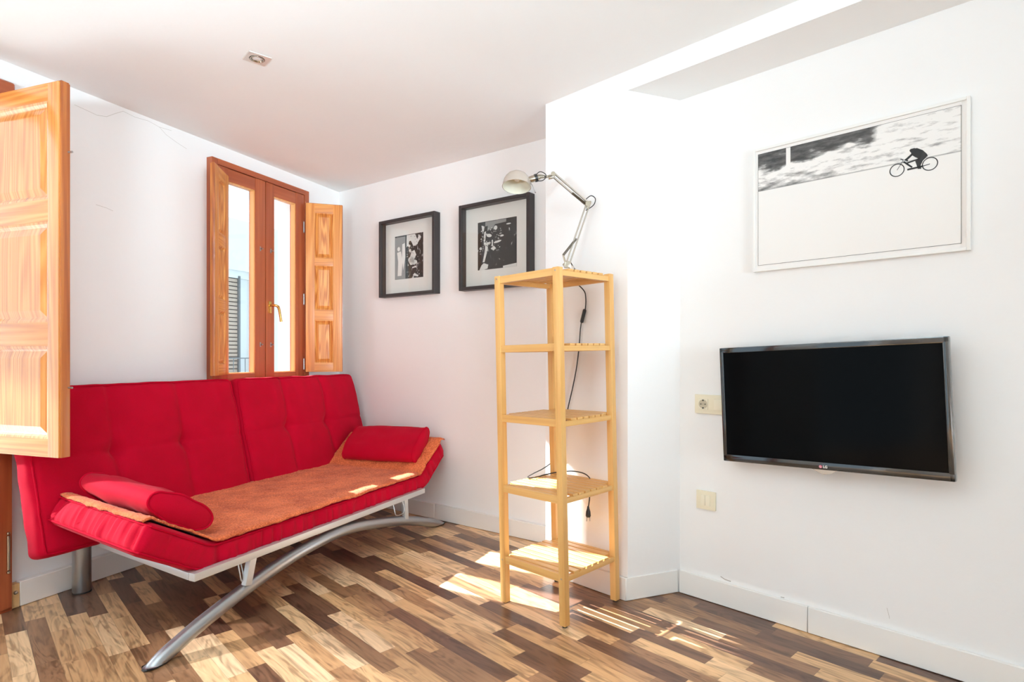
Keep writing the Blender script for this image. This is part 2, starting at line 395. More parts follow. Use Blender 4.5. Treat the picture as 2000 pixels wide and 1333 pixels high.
# ------------------------------------------------------------------ window in the left wall
win = bpy.data.objects.new('window_1', None); C.objects.link(win); win.matrix_world = F_LEFT; struct(win)
f = MB()
f.box(.947, .985, -.008, .10, .83, 2.185, bev=.003); f.box(1.685, 1.727, -.008, .10, .83, 2.185, bev=.003)
f.build('window_jambs', M['red_wood'], win, True)
f = MB(); f.box(.985, 1.685, -.008, .10, 2.152, 2.185, bev=.003); f.box(.985, 1.685, -.008, .10, .83, .868, bev=.003)
f.build('window_head_and_sill', M['red_wood_x'], win, True)
def sash(x0, x1, g0, g1, nm):
    s = MB(); s.box(x0, g0, -.004, .05, .87, 2.15, bev=.004); s.box(g1, x1, -.004, .05, .87, 2.15, bev=.004)
    so = s.build(nm, M['red_wood'], win, True)
    s = MB(); s.box(g0-.001, g1+.001, -.002, .048, 2.075, 2.148, bev=.003); s.box(g0-.001, g1+.001, -.002, .048, .872, .948, bev=.003)
    s.build('sash_rails', M['red_wood_x'], so, True)
    s = MB(); e = .007
    s.box(g0-.0005, g0+e, .002, .034, .948, 2.075); s.box(g1-e, g1+.0005, .002, .034, .948, 2.075)
    s.box(g0, g1, .002, .034, 2.075-e, 2.0755); s.box(g0, g1, .002, .034, .9475, .948+e)
    s.build('glazing_bead', M['bead'], so)
    MB().box(g0, g1, .034, .038, .948, 2.075).build('glass_pane', M['glass'], so)
    return so
sl = sash(.987, 1.340, 1.058, 1.262, 'left_sash'); sr = sash(1.346, 1.684, 1.414, 1.607, 'right_sash')
# brass espagnolette handle
h = MB(); h.box(1.362, 1.386, -.012, -.003, 1.325, 1.40, bev=.003)
ho = h.build('window_handle', M['brass'], sr, True)
h = MB(); h.tube([(1.374, -.01, 1.374), (1.374, -.035, 1.374), (1.38, -.050, 1.373), (1.395, -.056, 1.366), (1.402, -.058, 1.345), (1.412, -.058, 1.30), (1.418, -.058, 1.272)],
                 [.008, .008, .0085, .009, .008, .0075, .0085], 12)
h.build('handle_lever', M['brass'], ho, True)
for so, x in ((sl, 1.30), (sr, 1.385)):
    for z in (1.72, 1.125):
        k = MB(); k.box(x-.004, x+.004, -.007, -.003, z-.014, z+.014, bev=.001); k.tube([(x+.002, -.004, z), (x+.002, -.022, z)], .0045, 10)
        k.build('shutter_catch', M['steel'], so, True)
for z in (1.93, 1.44, 1.00):
    k = MB(); k.tube([(1.674, -.010, z-.035), (1.674, -.010, z+.035)], .0055, 10); k.tube([(1.674, -.010, z-.039), (1.674, -.010, z+.039)], .0035, 8)
    k.build('hinge', M['steel'], win, True)

# ------------------------------------------------------------------ panelled shutter leaves
def shutter(name, label, mw, W, H, t, stile_l, stile_r, panels, pins=()):
    root = thing(name, label, 'shutter', mw)
    zs = [0] + [z for p in panels for z in p] + [H]
    mz, mx_ = (M['pine_z'], M['pine_x']) if W > .3 else (M['pine_soft_z'], M['pine_soft_x'])
    MB().box(0, stile_l, -t/2, t/2, 0, H, bev=.003).build('stile', mz, root, True)
    MB().box(W-stile_r, W, -t/2, t/2, 0, H, bev=.003).build('stile', mz, root, True)
    for i in range(0, len(zs), 2): MB().box(stile_l-.001, W-stile_r+.001, -t/2+.0004, t/2-.0004, zs[i], zs[i+1], bev=.002).build('rail', mx_, root, True)
    e = MB(); e.box(W-.0005, W+.006, -t/2+.006, t/2-.001, 0, H, bev=.002); e.box(0, W+.004, -t/2+.008, t/2-.004, H-.0005, H+.004)
    e.build('edge_lipping', M['pine_edge'], root, True)
    for z0, z1 in panels:
        p = MB(); x0, x1 = stile_l, W-stile_r
        bm = p.bm; m1 = .016 if W > .3 else .010; m2 = .045 if W > .3 else .026
        for sgn in (-1, 1):
            lev = [(0, t/2-.001), (m1*.5, t/2-.003), (m1, t/2-.010), (m1+.003, t/2-.012), (m2, t/2-.0035), (m2+.004, t/2-.003)]
            rings = []
            for o_, y in lev:
                rings.append([bm.verts.new((x, sgn*y, z)) for x, z in ((x0+o_, z0+o_), (x1-o_, z0+o_), (x1-o_, z1-o_), (x0+o_, z1-o_))])
            for A, B in zip(rings, rings[1:]):
                for k in range(4): bm.faces.new((A[k], A[(k+1) % 4], B[(k+1) % 4], B[k]))
            bm.faces.new(rings[-1])
        p.build('panel', M['pine_z' if W > .3 else 'pine_bold'], root)
    for (x, y, z, dx, dy) in pins:
        MB().tube([(x, y, z), (x+dx, y+dy, z)], .004, 8).build('latch_pin', M['steel'], root, True)
    return root
# big leaf of the balcony door, standing open at the left edge of the view
big = frame(-2.117, 2.366, .946, -.325, .670)
shutter('door_shutter', 'large three-panel honey pine shutter standing open at the left edge, in front of the sofa', big,
        .453, 1.413, .040, .056, .058, [(.068, .42), (.51, .89), (.975, 1.345)],
        pins=((.453, .012, 1.155, .022, .004), (.453, .012, .262, .022, .004)))
lsm = F_LEFT @ T(1.035, -.018, .946) @ R(-147, 'Z')
shutter('window_shutter', 'narrow pine shutter seen nearly edge-on at the left side of the small window', lsm,
        .245, 1.147, .026, .060, .060, [(.06, .36), (.42, .72), (.785, 1.085)])
d = F_LEFT.inverted().to_3x3() @ Vector((.952, .305, 0))
rsm = F_LEFT @ T(1.680, -.020, .946) @ Matrix.Rotation(math.atan2(d.y, d.x), 4, 'Z')
rs_ = shutter('window_shutter', 'narrow three-panel pine shutter folded open on the right side of the small window', rsm,
        .236, 1.147, .026, .058, .058, [(.062, .35), (.425, .725), (.78, 1.085)])

# ------------------------------------------------------------------ balcony door opening at the far left
door = bpy.data.objects.new('door_1', None); C.objects.link(door); door.matrix_world = F_LEFT; struct(door)
j = MB(); j.box(-.085, -.022, -.012, .11, 0, 2.10, bev=.006); j.box(-.125, -.083, .02, .09, .02, 2.05, bev=.004); j.box(-1.38, -1.31, -.012, .11, 0, 2.10, bev=.006)
j.build('door_jamb', M['red_wood'], door, True)
MB().box(-1.38, -.018, -.030, .11, 2.10, 2.178, bev=.016, seg=3).build('door_head', M['red_wood_x'], door, True)
MB().box(-1.38, -.022, -.012, .27, .001, .016, bev=.003).build('door_threshold', M['red_wood_x'], door, True)
k = MB(); k.tube([(-.040, -.020, .175), (-.040, -.020, .315)], .0055, 10)
for z in (.165, .325): k.lathe([(.0, -.007), (.006, -.004), (.006, .004), (.0, .007)], T(-.040, -.020, z), 10)
k.box(-.040, -.034, -.019, -.011, .18, .31)
k.build('hinge', M['chrome'], door, True)

# ------------------------------------------------------------------ outside: narrow street with the opposite building
nb = thing('opposite_building', 'white rendered building across the street, seen through the small window', 'building', F_LEFT @ T(0, 3.2, 0))
fb = MB()
fb.box(-1.35, .95, 0, .5, -3, 5.4); fb.box(.95, 2.9, 0, .4, -3, 2.78); fb.box(4.30, 11, 0, .4, -3, 2.78); fb.box(2.9, 4.30, 0, .4, 2.14, 2.78); fb.box(2.9, 4.30, 0, .4, -3, .80)  # first box: tall unseen wing, added to keep sun out of the balcony door
fb.box(.95, 11, .4, .5, -3, 2.78); fb.box(4.14, 4.301, .10, .4, .80, 2.14); fb.box(2.9, 4.301, .07, .4, 2.05, 2.141)
M['render_out'] = wall_paint('white_exterior_render', (.80, .80, .79), .9)
fb.build('facade', M['render_out'], nb)
sh = MB()
for i in range(26): sh.box(2.9, 4.12, .08, .105, .80+i*.05, .80+i*.05+.040, bev=.004, seg=1)
M['slat'] = simple('grey_roller_slats', (.50, .38, .30), .6)
sh.build('roller_shutter', M['slat'], nb)
MB().box(4.12, 4.14, .05, .25, .80, 2.08).build('shutter_guide', simple('grey_guide', (.16, .17, .18), .5), nb)
rl = MB()
for i in range(16): rl.tube([(2.95+i*.09, -.05, .80), (2.95+i*.09, -.05, 1.03)], .006, 6)
rl.tube([(2.9, -.05, 1.03), (4.35, -.05, 1.03)], .008, 6); rl.build('balcony_railing', simple('grey_railing', (.2, .21, .22), .5), nb)
st = MB().box(-8, 12, .3, 9, -3.1, -3.0).build('street', simple('pale_street_paving', (.62, .61, .59), .9), mw=F_LEFT); struct(st)

# ------------------------------------------------------------------ rounded cushion bodies
def axis_pts(h, r, step):
    ed = [h, h-r*.12, h-r*.35, h-r*.65]
    n = max(1, int(round((2*(h-r))/step)))
    mid = [-(h-r)+2*(h-r)*i/n for i in range(n+1)]
    return [-e for e in ed] + mid + ed[::-1]
def rbox(sx, sy, sz, r, steps):
    """rounded box as one closed bmesh, centred"""
    bm = bmesh.new(); hx, hy, hz = sx/2, sy/2, sz/2; r = min(r, hx*.98, hy*.98, hz*.98)
    ax = [axis_pts(hx, r, steps[0]), axis_pts(hy, r, steps[1]), axis_pts(hz, r, steps[2])]
    H = (hx, hy, hz); cache = {}
    def vert(p):
        k = tuple(round(c, 5) for c in p)
        if k not in cache:
            inn = [max(-(H[i]-r), min(H[i]-r, p[i])) for i in range(3)]
            d = Vector([p[i]-inn[i] for i in range(3)])
            q = Vector(inn)+d.normalized()*r if d.length > 1e-9 else Vector(p)
            cache[k] = bm.verts.new(q)
        return cache[k]
    for a in range(3):
        b, c = (a+1) % 3, (a+2) % 3
        for s in (-1, 1):
            for i in range(len(ax[b])-1):
                for j_ in range(len(ax[c])-1):
                    q = []
                    for (ii, jj) in ((i, j_), (i+1, j_), (i+1, j_+1), (i, j_+1)):
                        p = [0, 0, 0]; p[a] = s*H[a]; p[b] = ax[b][ii]; p[c] = ax[c][jj]; q.append(vert(p))
                    if len(set(q)) == 4:
                        bm.faces.new(q if s > 0 else q[::-1])
    return bm
def from_bm(bm, fn, name, mat, parent, smooth='all'):
    mb = MB(); mb.bm.free(); mb.bm = bm
    for v_ in bm.verts: v_.co = fn(v_.co.copy())
    return mb.build(name, mat, parent, smooth)
def g(x, s): return math.exp(-(x/s)**2)

# ------------------------------------------------------------------ sofa bed
sofa = thing('sofa_bed', 'crimson red fabric sofa bed on a silver arched metal frame', 'sofa', F_SOFA)
# metal base frame (local x = along, y = towards the wall)
def bar(mb, A, B, wy, hz, bev=.002):
    A, B = Vector(A), Vector(B); L_ = (B-A).length
    mm = Matrix.Translation((A+B)/2) @ Matrix.Rotation(math.atan2(B.y-A.y, B.x-A.x), 4, 'Z')
    mb.box(-L_/2, L_/2, -wy/2, wy/2, -hz/2, hz/2, bev=bev, mat=mm); return mb
r_ = MB(); r_.box(0, 1.505, 0, .030, .246, .274, bev=.002); r_.build('front_rail', M['rail_silver'], sofa, True)
bar(MB(), (.014, .031, .260), (.145, .93, .260), .028, .027).build('side_rail', M['rail_silver'], sofa, True)
bar(MB(), (1.491, .031, .260), (1.38, .93, .260), .028, .027).build('side_rail', M['rail_silver'], sofa, True)
r_ = MB(); r_.box(.165, 1.36, .915, .94, .247, .273); r_.build('back_rail', M['rail_silver'], sofa)
def spline(P, n=8):
    P = [Vector(p) for p in P]; out = []
    Q = [2*P[0]-P[1]] + P + [2*P[-1]-P[-2]]
    for i in range(1, len(Q)-2):
        for k in range(n):
            t = k/n; a, b, c, d_ = Q[i-1], Q[i], Q[i+1], Q[i+2]
            out.append(.5*((2*b)+(c-a)*t+(2*a-5*b+4*c-d_)*t*t+(-a+3*b-3*c+d_)*t**3))
    out.append(P[-1]); return out
arc = spline([(-.150, .030, -.016), (-.105, .030, .014), (-.05, .029, .038), (.065, .027, .080), (.278, .024, .141), (.491, .021, .186), (.70, .019, .208), (.86, .019, .207), (1.03, .021, .184), (1.25, .024, .142), (1.44, .027, .094), (1.59, .029, .048), (1.68, .030, .016), (1.745, .030, -.016)], 7)
am = MB(); am.tube(arc, .0262, 20)
for v_ in am.bm.verts:
    if v_.co.z < .008: v_.co.z = .008
am.build('arched_front_leg', M['silver'], sofa, True)
for x in (-.118, 1.712):
    p = MB(); p.lathe([(.0, .001), (.022, .001), (.024, .004), (.023, .008), (.0, .008)], T(x, .030, 0) @ Matrix.Diagonal((2.2, 1, 1, 1)), 20)
    p.build('foot_pad', M['rubber'], sofa, True)
for x in (.158, 1.365):
    p = MB(); p.lathe([(.035, .006), (.036, .008), (.036, .246)], T(x, .935, 0), 32, True, True)
    lg = p.build('rear_leg', M['silver'], sofa, True)
    MB().lathe([(.037, .0), (.037, .006)], T(x, .935, 0), 24, True, True).build('foot_cap', M['rubber'], lg, True)
for x, a, zb in ((.238, .262, .150), (1.325, 1.318, .135)):
    p = MB(); mm = Matrix.Translation(((x+a)/2, .014, (.247+zb)/2)) @ Matrix.Rotation(math.atan2(a-x, .247-zb), 4, 'Y')
    p.box(-.0155, .0155, -.012, .012, -(.253-zb)/2, (.253-zb)/2, bev=.002, mat=mm)
    p.build('leg_bracket', M['rail_silver'], sofa, True)
    p = MB(); x2 = x+(-.024); q_ = -.012 if x < 1 else -.085
    p.tube(spline([(x2, .02, .246), (x2, .006, .20), (x2+q_*.2, .004, .178), (x2+q_*.9, .004, .182), (x2+q_, .01, .21), (x2+q_, .02, .246)], 4), .0026, 8)
    p.build('latch_wire', M['steel'], sofa, True)
# seat mattress: flat middle with both ends folded up
C1, C2 = .124, 1.469; TL, TR = math.radians(30), math.radians(36.5); SEAT_TOP, SEAT_T = .354, .102
PL, PR = C1-.302, C2+.312
def sstep(t): t = max(0, min(1, t)); return t*t*(3-2*t)
def bend_table(th, L=.6, n=120, k=.06):
    u = h_ = 0; out = [(0, 0, 0)]
    for i in range(n):
        t = (i+.5)*L/n; a_ = th*sstep(t/k+.1); u += math.cos(a_)*L/n; h_ += math.sin(a_)*L/n; out.append((u, h_, th*sstep(((i+1)*L/n)/k+.1)))
    return out, L/n
TBR = bend_table(TR); TBL = bend_table(TL)
def lookup(tb, t):
    tab, st_ = tb; i = min(int(t/st_), len(tab)-2); f_ = t/st_-i
    return [tab[i][k_]*(1-f_)+tab[i+1][k_]*f_ for k_ in range(3)]
def bend(p, w_, n):
    n *= 1+.13*sstep(max(p-C2, C1-p)/.06)      # the folded ends bulge a little thicker
    if p > C2:
        u, h_, a_ = lookup(TBR, p-C2); u += C2; sg = 1
    elif p < C1:
        u, h_, a_ = lookup(TBL, C1-p); u = C1-u; sg = -1
    else: u, h_, a_, sg = p, 0, 0, 1
    sk = .165*max(0, w_-.03)*sstep((.55-p)/.5)      # the near end stands a little askew
    return Vector((u + sk - sg*math.sin(a_)*n, w_, SEAT_TOP + h_ + math.cos(a_)*n))
W0, W1 = .036, .755
sx, sy, sz = PR-PL, W1-W0, SEAT_T
pc, wc = (PL+PR)/2, (W0+W1)/2
bm = rbox(sx, sy, sz, .026, (.0075, .012, .012))
def seat_fn(c):
    p, w_, n = c.x+pc, c.y+wc, c.z-sz/2
    zf = 1-(abs(c.z)/(sz/2))**3
    side = sstep((abs(c.y)-(sy/2-.02))/.015)*(-1 if c.y < 0 else 1)
    end = sstep((abs(c.x)-(sx/2-.02))/.015)*(-1 if c.x < 0 else 1)
    pf = noise.noise(Vector((p*34, n*5, 3.1)))*.6+noise.noise(Vector((p*75, n*9, 9.3)))*.4
    pe = noise.noise(Vector((w_*38, n*4, 1.7)))*.6+noise.noise(Vector((w_*85, n*7, 5.3)))*.5
    w_ += side*(zf*(.012+.020*pf*(0.3 if p < C1-.01 else 1)))
    p += end*zf*(.010+.022*pe)
    # creases where the ends fold
    for cc in (C1, C2):
        k_ = g(p-cc, .012)
        w_ -= side*k_*.010
    return bend(p, w_, n)
seat = from_bm(bm, seat_fn, 'seat_mattress', M['red'], sofa)
def rect_path(p0, p1, w0, w1, n, r=.02, st_=.02):
    pts = []
    def seg(a, b):
        L_ = math.dist(a, b); k_ = max(2, int(L_/st_))
        for i in range(k_): pts.append((a[0]+(b[0]-a[0])*i/k_, a[1]+(b[1]-a[1])*i/k_))
    seg((p0+r, w0), (p1-r, w0)); seg((p1, w0+r), (p1, w1-r)); seg((p1-r, w1), (p0+r, w1)); seg((p0, w1-r), (p0, w0+r))
    return [(a, b, n) for a, b in pts]
for nn in (-.012, -SEAT_T+.012):
    pts = [bend(a, b + (.001*math.sin(a*60)), c) for a, b, c in rect_path(PL-.006, PR+.006, W0-.006, W1+.006, nn)]
    MB().tube(pts, .0042, 8, closed=True).build('seat_piping', M['piping'], seat, True)
# two backrest cushions
LEAN = math.radians(14.3)
def backrest(u0, u1, seed):
    BW, BH, BT = u1-u0, .690, .110
    mloc = T((u0+u1)/2, .742, .252) @ Matrix.Rotation(-LEAN, 4, 'X')
    bm = rbox(BW, BT, BH, .032, (.012, .012, .012))
    def fn(c):
        x, y, z = c
        front = sstep((-y-(BT/2-.03))/.02); back = sstep((y-(BT/2-.03))/.02)
        ex = abs(x)/(BW/2); ez = abs(z)/(BH/2)
        puff = .016*(1-ex**6)*(1-ez**6)
        d = puff
        for sx_ in (-BW/6, BW/6):
            d -= .014*g(x-sx_, .013)*(1-.3*ez) + .007*g(x-sx_, .055)
            d -= .028*g(math.hypot(x-sx_, (z-.035)), .035)+.008*g(math.hypot(x-sx_, (z-.035)), .09)
        d -= .005*g(z-.035, .012)+.003*g(z-.035, .06)
        wr = noise.noise(Vector((x*7, z*5, seed)))*.004 + noise.noise(Vector((x*22, z*9, seed+4)))*.0018
        d += wr*(1+1.2*g(z-.33, .12)+1.0*g(z+.35, .15))
        y -= front*d; y += back*.006
        # rounded ends and softly wrinkled edges
        sd = sstep((abs(x)-(BW/2-.03))/.02)*(1 if x > 0 else -1)
        x += sd*(.006*(1-(y/(BT/2))**2 if abs(y) < BT/2 else 0) + .004*noise.noise(Vector((z*14, y*20, seed+8))))
        if z > 0: x -= (1 if x > 0 else -1)*.012*sstep((z/(BH/2)-.5)*2)*ex**3   # narrower towards the top
        z += .004*noise.noise(Vector((x*9, 0, seed+2)))*sstep((abs(z)-(BH/2-.04))/.03)
        return Vector((x, y, z+BH/2))
    o = from_bm(bm, fn, 'backrest', M['red'], sofa); o.matrix_local = mloc
    for yy in (-BT/2+.004, BT/2-.010):
        pts = []
        a, b = BW/2-.0115, BH/2-.0115; r2 = .024
        def put(x, z):
            q = fn(Vector((x, yy, z))); pts.append(q)
        n1 = 60
        for i in range(n1): put(-a+r2+(2*a-2*r2)*i/n1, -b)
        for i in range(1, 5): put(a-r2+r2*math.sin(i*PI/8), -b+r2-r2*math.cos(i*PI/8))
        for i in range(50): put(a, -b+r2+(2*b-2*r2)*i/50)
        for i in range(1, 5): put(a-r2+r2*math.cos(i*PI/8), b-r2+r2*math.sin(i*PI/8))
        for i in range(n1): put(a-r2-(2*a-2*r2)*i/n1, b)
        for i in range(1, 5): put(-a+r2-r2*math.sin(i*PI/8), b-r2+r2*math.cos(i*PI/8))
        for i in range(50): put(-a, b-r2-(2*b-2*r2)*i/50)
        for i in range(1, 5): put(-a+r2-r2*math.cos(i*PI/8), -b+r2-r2*math.sin(i*PI/8))
        MB().tube(pts, .004, 8, closed=True).build('backrest_piping', M['piping'], o, True)
    for sx_ in (-BW/6, BW/6):
        q = fn(Vector((sx_, -BT/2, .035)))
        MB().lathe([(.0, .003), (.007, .002), (.009, -.002)], T(q.x, q.y-.001, q.z) @ R(90, 'X'), 12).build('tuft_button', M['piping'], o, True)
    return o
backrest(-.120, .890, 1.0); backrest(.902, 1.905, 7.0)

# ------------------------------------------------------------------ throw lying over the seat
th = MB(); bmt = th.bm
NP, NW = 260, 84
grid = []
for i in range(NP+1):
    row_ = []
    for j_ in range(NW+1):
        a_, b_ = i/NP, j_/NW
        p = (PL-.012)+(PR-PL+.040)*a_
        wf = .022+.006*noise.noise(Vector((p*6, 0, 5)))+.004*noise.noise(Vector((p*25, 0, 5)))
        if p < .13: wf += .030*sstep((.13-p)/.2) + .028*g(p-.0, .07)
        wb = .725
        w_ = wf+(wb-wf)*b_
        p2 = p + (.008*noise.noise(Vector((w_*12, 2, 1)))) + (.0)
        n_ = .006 + .0022*noise.noise(Vector((p*30, w_*30, 0))) + .0022*noise.noise(Vector((p*7, w_*7, 3)))
        n_ += .003*abs(noise.noise(Vector((p*90, w_*90, 8))))
        fe = max(0, (.046-w_)); n_ -= 14*fe*fe      # rolls over the front edge
        el = max(0, (PL+.02-p2)); er = max(0, (p2-(PR-.006)))
        n_ -= 16*el*el + 18*er*er
        if p < .15 and w_ < .12: n_ += .006*abs(noise.noise(Vector((p*28, w_*10, 4))))*sstep((.12-w_)/.06)
        row_.append(bmt.verts.new(bend(p2, w_, n_)))
    grid.append(row_)
for i in range(NP):
    for j_ in range(NW): bmt.faces.new((grid[i][j_], grid[i+1][j_], grid[i+1][j_+1], grid[i][j_+1]))
to = th.build('woven_throw', M['throw'], smooth='all', mw=F_SOFA)
sm = to.modifiers.new('thickness', 'SOLIDIFY'); sm.thickness = .008; sm.offset = 1
tag(to, 'rust orange wool throw spread over the red sofa seat', 'blanket')

# ------------------------------------------------------------------ bolster cushions
def bolster(label, c0, c1, dirw, hw, ht, seed):
    """c0 = front end centre, c1 = back end centre, dirw = direction of the wide axis (sofa coordinates)"""
    c0, c1 = Vector(c0), Vector(c1); ax_ = (c1-c0); L_ = ax_.length; ax_.normalize()
    wd = Vector(dirw); wd = (wd-ax_*wd.dot(ax_)).normalized(); nr = ax_.cross(wd)
    if nr.z < 0: nr = -nr
    mw = F_SOFA @ Matrix.Translation((c0+c1)/2) @ Matrix((wd, ax_, nr)).transposed().to_4x4()
    root = thing('bolster_cushion', label, 'cushion', mw)
    mb = MB(); seg = 56; nl = 60; rings = []
    def ring(t):   # t in [-1,1]
        y = t*L_/2
        e = 1-abs(t)
        sc_ = 1.0
        out = []
        for k_ in range(seg):
            th_ = 2*PI*k_/seg; cx, cz = math.cos(th_), math.sin(th_)
            x = hw*abs(cx)**.9*(1 if cx > 0 else -1); z = ht*abs(cz)**.85*(1 if cz > 0 else -1)
            w_ = noise.noise(Vector((x*16, y*7, seed)))*.006+noise.noise(Vector((th_*2.2, y*26, seed+3)))*.0028*sstep((abs(t)-.3)/.6)
            mid = 1+.05*(1-t*t)
            pil_ = 1+.16*(1-t**2) - .10*math.exp(-((t-.15)/.22)**2)*(1 if cz > 0 else 0)
            x *= mid+w_*6*.4; z *= pil_+w_/ht*1.6
            out.append((x, y, z))
        return out
    for i in range(nl+1):
        rings.append([mb.bm.verts.new(p) for p in ring(-1+2*i/nl)])
    for A, B in zip(rings, rings[1:]):
        for k_ in range(seg): mb.bm.faces.new((A[k_], A[(k_+1) % seg], B[(k_+1) % seg], B[k_]))
    for sgn, rg in ((-1, rings[0]), (1, rings[-1])):     # softly domed end panels
        prev = rg
        for q in (.9, .75, .55, .3, .1):
            nw = [mb.bm.verts.new(Vector((v_.co.x*q, sgn*(L_/2+.016*(1-q**2.2)), v_.co.z*q))) for v_ in rg]
            for k_ in range(seg): mb.bm.faces.new((prev[k_], prev[(k_+1) % seg], nw[(k_+1) % seg], nw[k_]))
            prev = nw
        mb.bm.faces.new(prev)
    mb.build('cushion_body', M['red'], root, 'all')
    for t in (-1, 1):
        MB().tube([Vector(p)*1.0 for p in ring(t)], .0045, 8, closed=True).build('end_piping', M['piping'], root, True)
    return root
bolster('small red cushion lying on the near left end of the sofa seat', (.012, .085, .488), (.085, .595, .500), (-.113, 0, .068), .132, .049, 2.0)
bolster('small red cushion lying on the far right end of the sofa seat', (1.606, .095, .512), (1.588, .600, .500), (.085, 0, .075), .126, .050, 11.0)

# ------------------------------------------------------------------ slatted shelf
S = .360; GB = .022
F_SH = F_PIL @ T(-.014-S, -GB-S, 0) @ T(0, 0, 0)
# local x: along pillar wall to the right, y: towards pillar
tilt = Matrix.Rotation(math.radians(-1.15), 4, F_SH.to_3x3().inverted() @ Vector((0, 1, 0)))
shelf = thing('slatted_shelf', 'tall light birch open shelf tower with five slatted shelves, standing against the wall', 'shelf', F_SH @ T(S/2, S/2, 0) @ tilt @ T(-S/2, -S/2, 0))
LT = .029; HT = 1.398
for x, y in ((0, 0), (S-LT, 0), (0, S-LT), (S-LT, S-LT)):
    lg = MB().box(x, x+LT, y, y+LT, .008, HT, bev=.0025).build('leg', M['birch_z'], shelf, True)
    MB().lathe([(.0, .0005), (.010, .0005), (.011, .008), (.0, .008)], T(x+LT/2, y+LT/2, 0), 16).build('foot_glide', M['rubber'], lg, True)
    for zz in (.19, 1.385):
        MB().lathe([(.0, .0006), (.0035, .0004), (.0035, -.001)], T(x+LT/2, y, zz) @ R(90, 'X'), 10).build('screw', M['steel'], lg)
for z in (.175, .478, .777, 1.072, 1.366):
    sb = MB()
    top = z+.030
    # rails on the two x-parallel sides are full height, slats rest on the two y-parallel rails
    sb.box(LT-.001, S-LT+.001, .004, .022, z, top, bev=.001, seg=1); sb.box(LT-.001, S-LT+.001, S-.022, S-.004, z, top, bev=.001, seg=1)
    so = sb.build('shelf_rail', M['birch_x'], shelf)
    sb = MB(); sb.box(.004, .022, LT-.001, S-LT+.001, z, top-.009, bev=.001, seg=1); sb.box(S-.022, S-.004, LT-.001, S-LT+.001, z, top-.009, bev=.001, seg=1)
    sb.build('shelf_rail', M['birch_y'], shelf)
    sb = MB(); n = 8; y0, y1 = .0245, S-.0245; pitch = (y1-y0)/n
    for i in range(n):
        a = y0+i*pitch+.0045; b = y0+(i+1)*pitch-.0045
        e0 = .003 if (a > LT and b < S-LT) else LT+.001
        sb.box(e0, S-e0, a, b, top-.009, top, bev=.001, seg=1)
    sb.build('shelf_slats', M['birch_x'], shelf)

# ------------------------------------------------------------------ architect lamp on the shelf
LB = Vector((.262, 2.60, 1.399))
lamp = thing('desk_lamp', 'cream and nickel architect desk lamp with a dome shade on top of the shelf', 'lamp', Matrix.Translation(LB))
def rel(x, y, z): return Vector((x, y, z))-LB
MB().lathe([(.0, .0), (.048, .0), (.05, .004), (.05, .012), (.045, .018), (.014, .022), (.012, .05), (.0, .05)], T(0, 0, 0), 36).build('lamp_base', M['lamp_white'], lamp, True)
J0 = rel(.247, 2.60, 1.462); J1 = rel(.335, 2.60, 1.722); J2 = rel(.180, 2.585, 1.850)
m_ = MB(); m_.tube([(0, 0, .045), (-.004, 0, .052)], .008, 12)
m_.tube([J0+Vector((-.018, 0, -.012)), J0+Vector((.0, 0, .004))], .010, 10); m_.tube([J0+Vector((0, -.014, 0)), J0+Vector((0, .014, 0))], .009, 14)
m_.tube([Vector((-.002, 0, .04)), J0], .007, 10)
m_.tube([J0+Vector((-.012, -.009, 0)), J0+Vector((-.022, -.009, .036))], .004, 8)
m_.box(J0.x-.016, J0.x+.012, -.013, .013, J0.z-.020, J0.z+.006, bev=.003)
m_.build('base_joint', M['chrome'], lamp, True)
def offs(A, B, d_):
    t = (B-A).normalized(); n_ = t.cross(Vector((0, 1, 0))).normalized(); return A+n_*d_, B+n_*d_
def flat_bar(mb, A, B, w_, t_):
    x_ = (B-A); L_ = x_.length; x_.normalize(); y_ = Vector((0, 1, 0)); z_ = x_.cross(y_).normalized(); y_ = z_.cross(x_)
    mm = Matrix.Translation((A+B)/2) @ Matrix((x_, y_, z_)).transposed().to_4x4()
    mb.box(-L_/2, L_/2, -t_/2, t_/2, -w_/2, w_/2, bev=.0012, seg=1, mat=mm)
for nm, A, B in (('lower_arm', J0, J1), ('upper_arm', J1, J2)):
    b2 = MB()
    for o_ in (-.0075, .0075):
        p_, q_ = offs(A, B, o_); flat_bar(b2, p_, q_, .0066, .012)
    b2.build(nm, M['arm'], lamp, True)
M['spring'] = simple('dark_bronze_spring', (.10, .075, .05), .4, .6)
def coil(A, B, r, turns, wr, nm):
    x_ = (B-A).normalized(); u = x_.orthogonal().normalized(); v2 = x_.cross(u); pts = []
    n_ = turns*8
    for i in range(n_+1):
        t = i/n_; a_ = t*turns*2*PI; pts.append(A.lerp(B, t)+(u*math.cos(a_)+v2*math.sin(a_))*r)
    MB().tube(pts, wr, 5).build(nm, M['spring'], lamp, True)
n0, n1 = offs(J0, J1, -.018)
coil(J0+Vector((-.022, -.009, .034)), J0.lerp(J1, .42), .0046, 26, .0014, 'lower_spring')
coil(J1.lerp(J2, .05)+Vector((-.004, -.006, -.004)), J1.lerp(J2, .42)+Vector((-.006, -.006, -.006)), .0046, 26, .0014, 'upper_spring')
m_ = MB(); m_.tube([J1+Vector((0, -.013, 0)), J1+Vector((0, .013, 0))], .012, 16); m_.tube([J1+Vector((-.020, 0, .010)), J1+Vector((.014, 0, .010))], .006, 10)
m_.tube([J1+Vector((0, -.010, -.008)), J1+Vector((-.004, -.010, -.022))], .005, 8); m_.build('elbow_joint', M['chrome'], lamp, True)
m_ = MB(); m_.tube([J2+Vector((0, -.012, 0)), J2+Vector((0, .012, 0))], .010, 16); m_.tube([J2+Vector((.002, 0, .010)), J2+Vector((.0, 0, -.012)), J2+Vector((-.020, 0, -.016))], .007, 10)
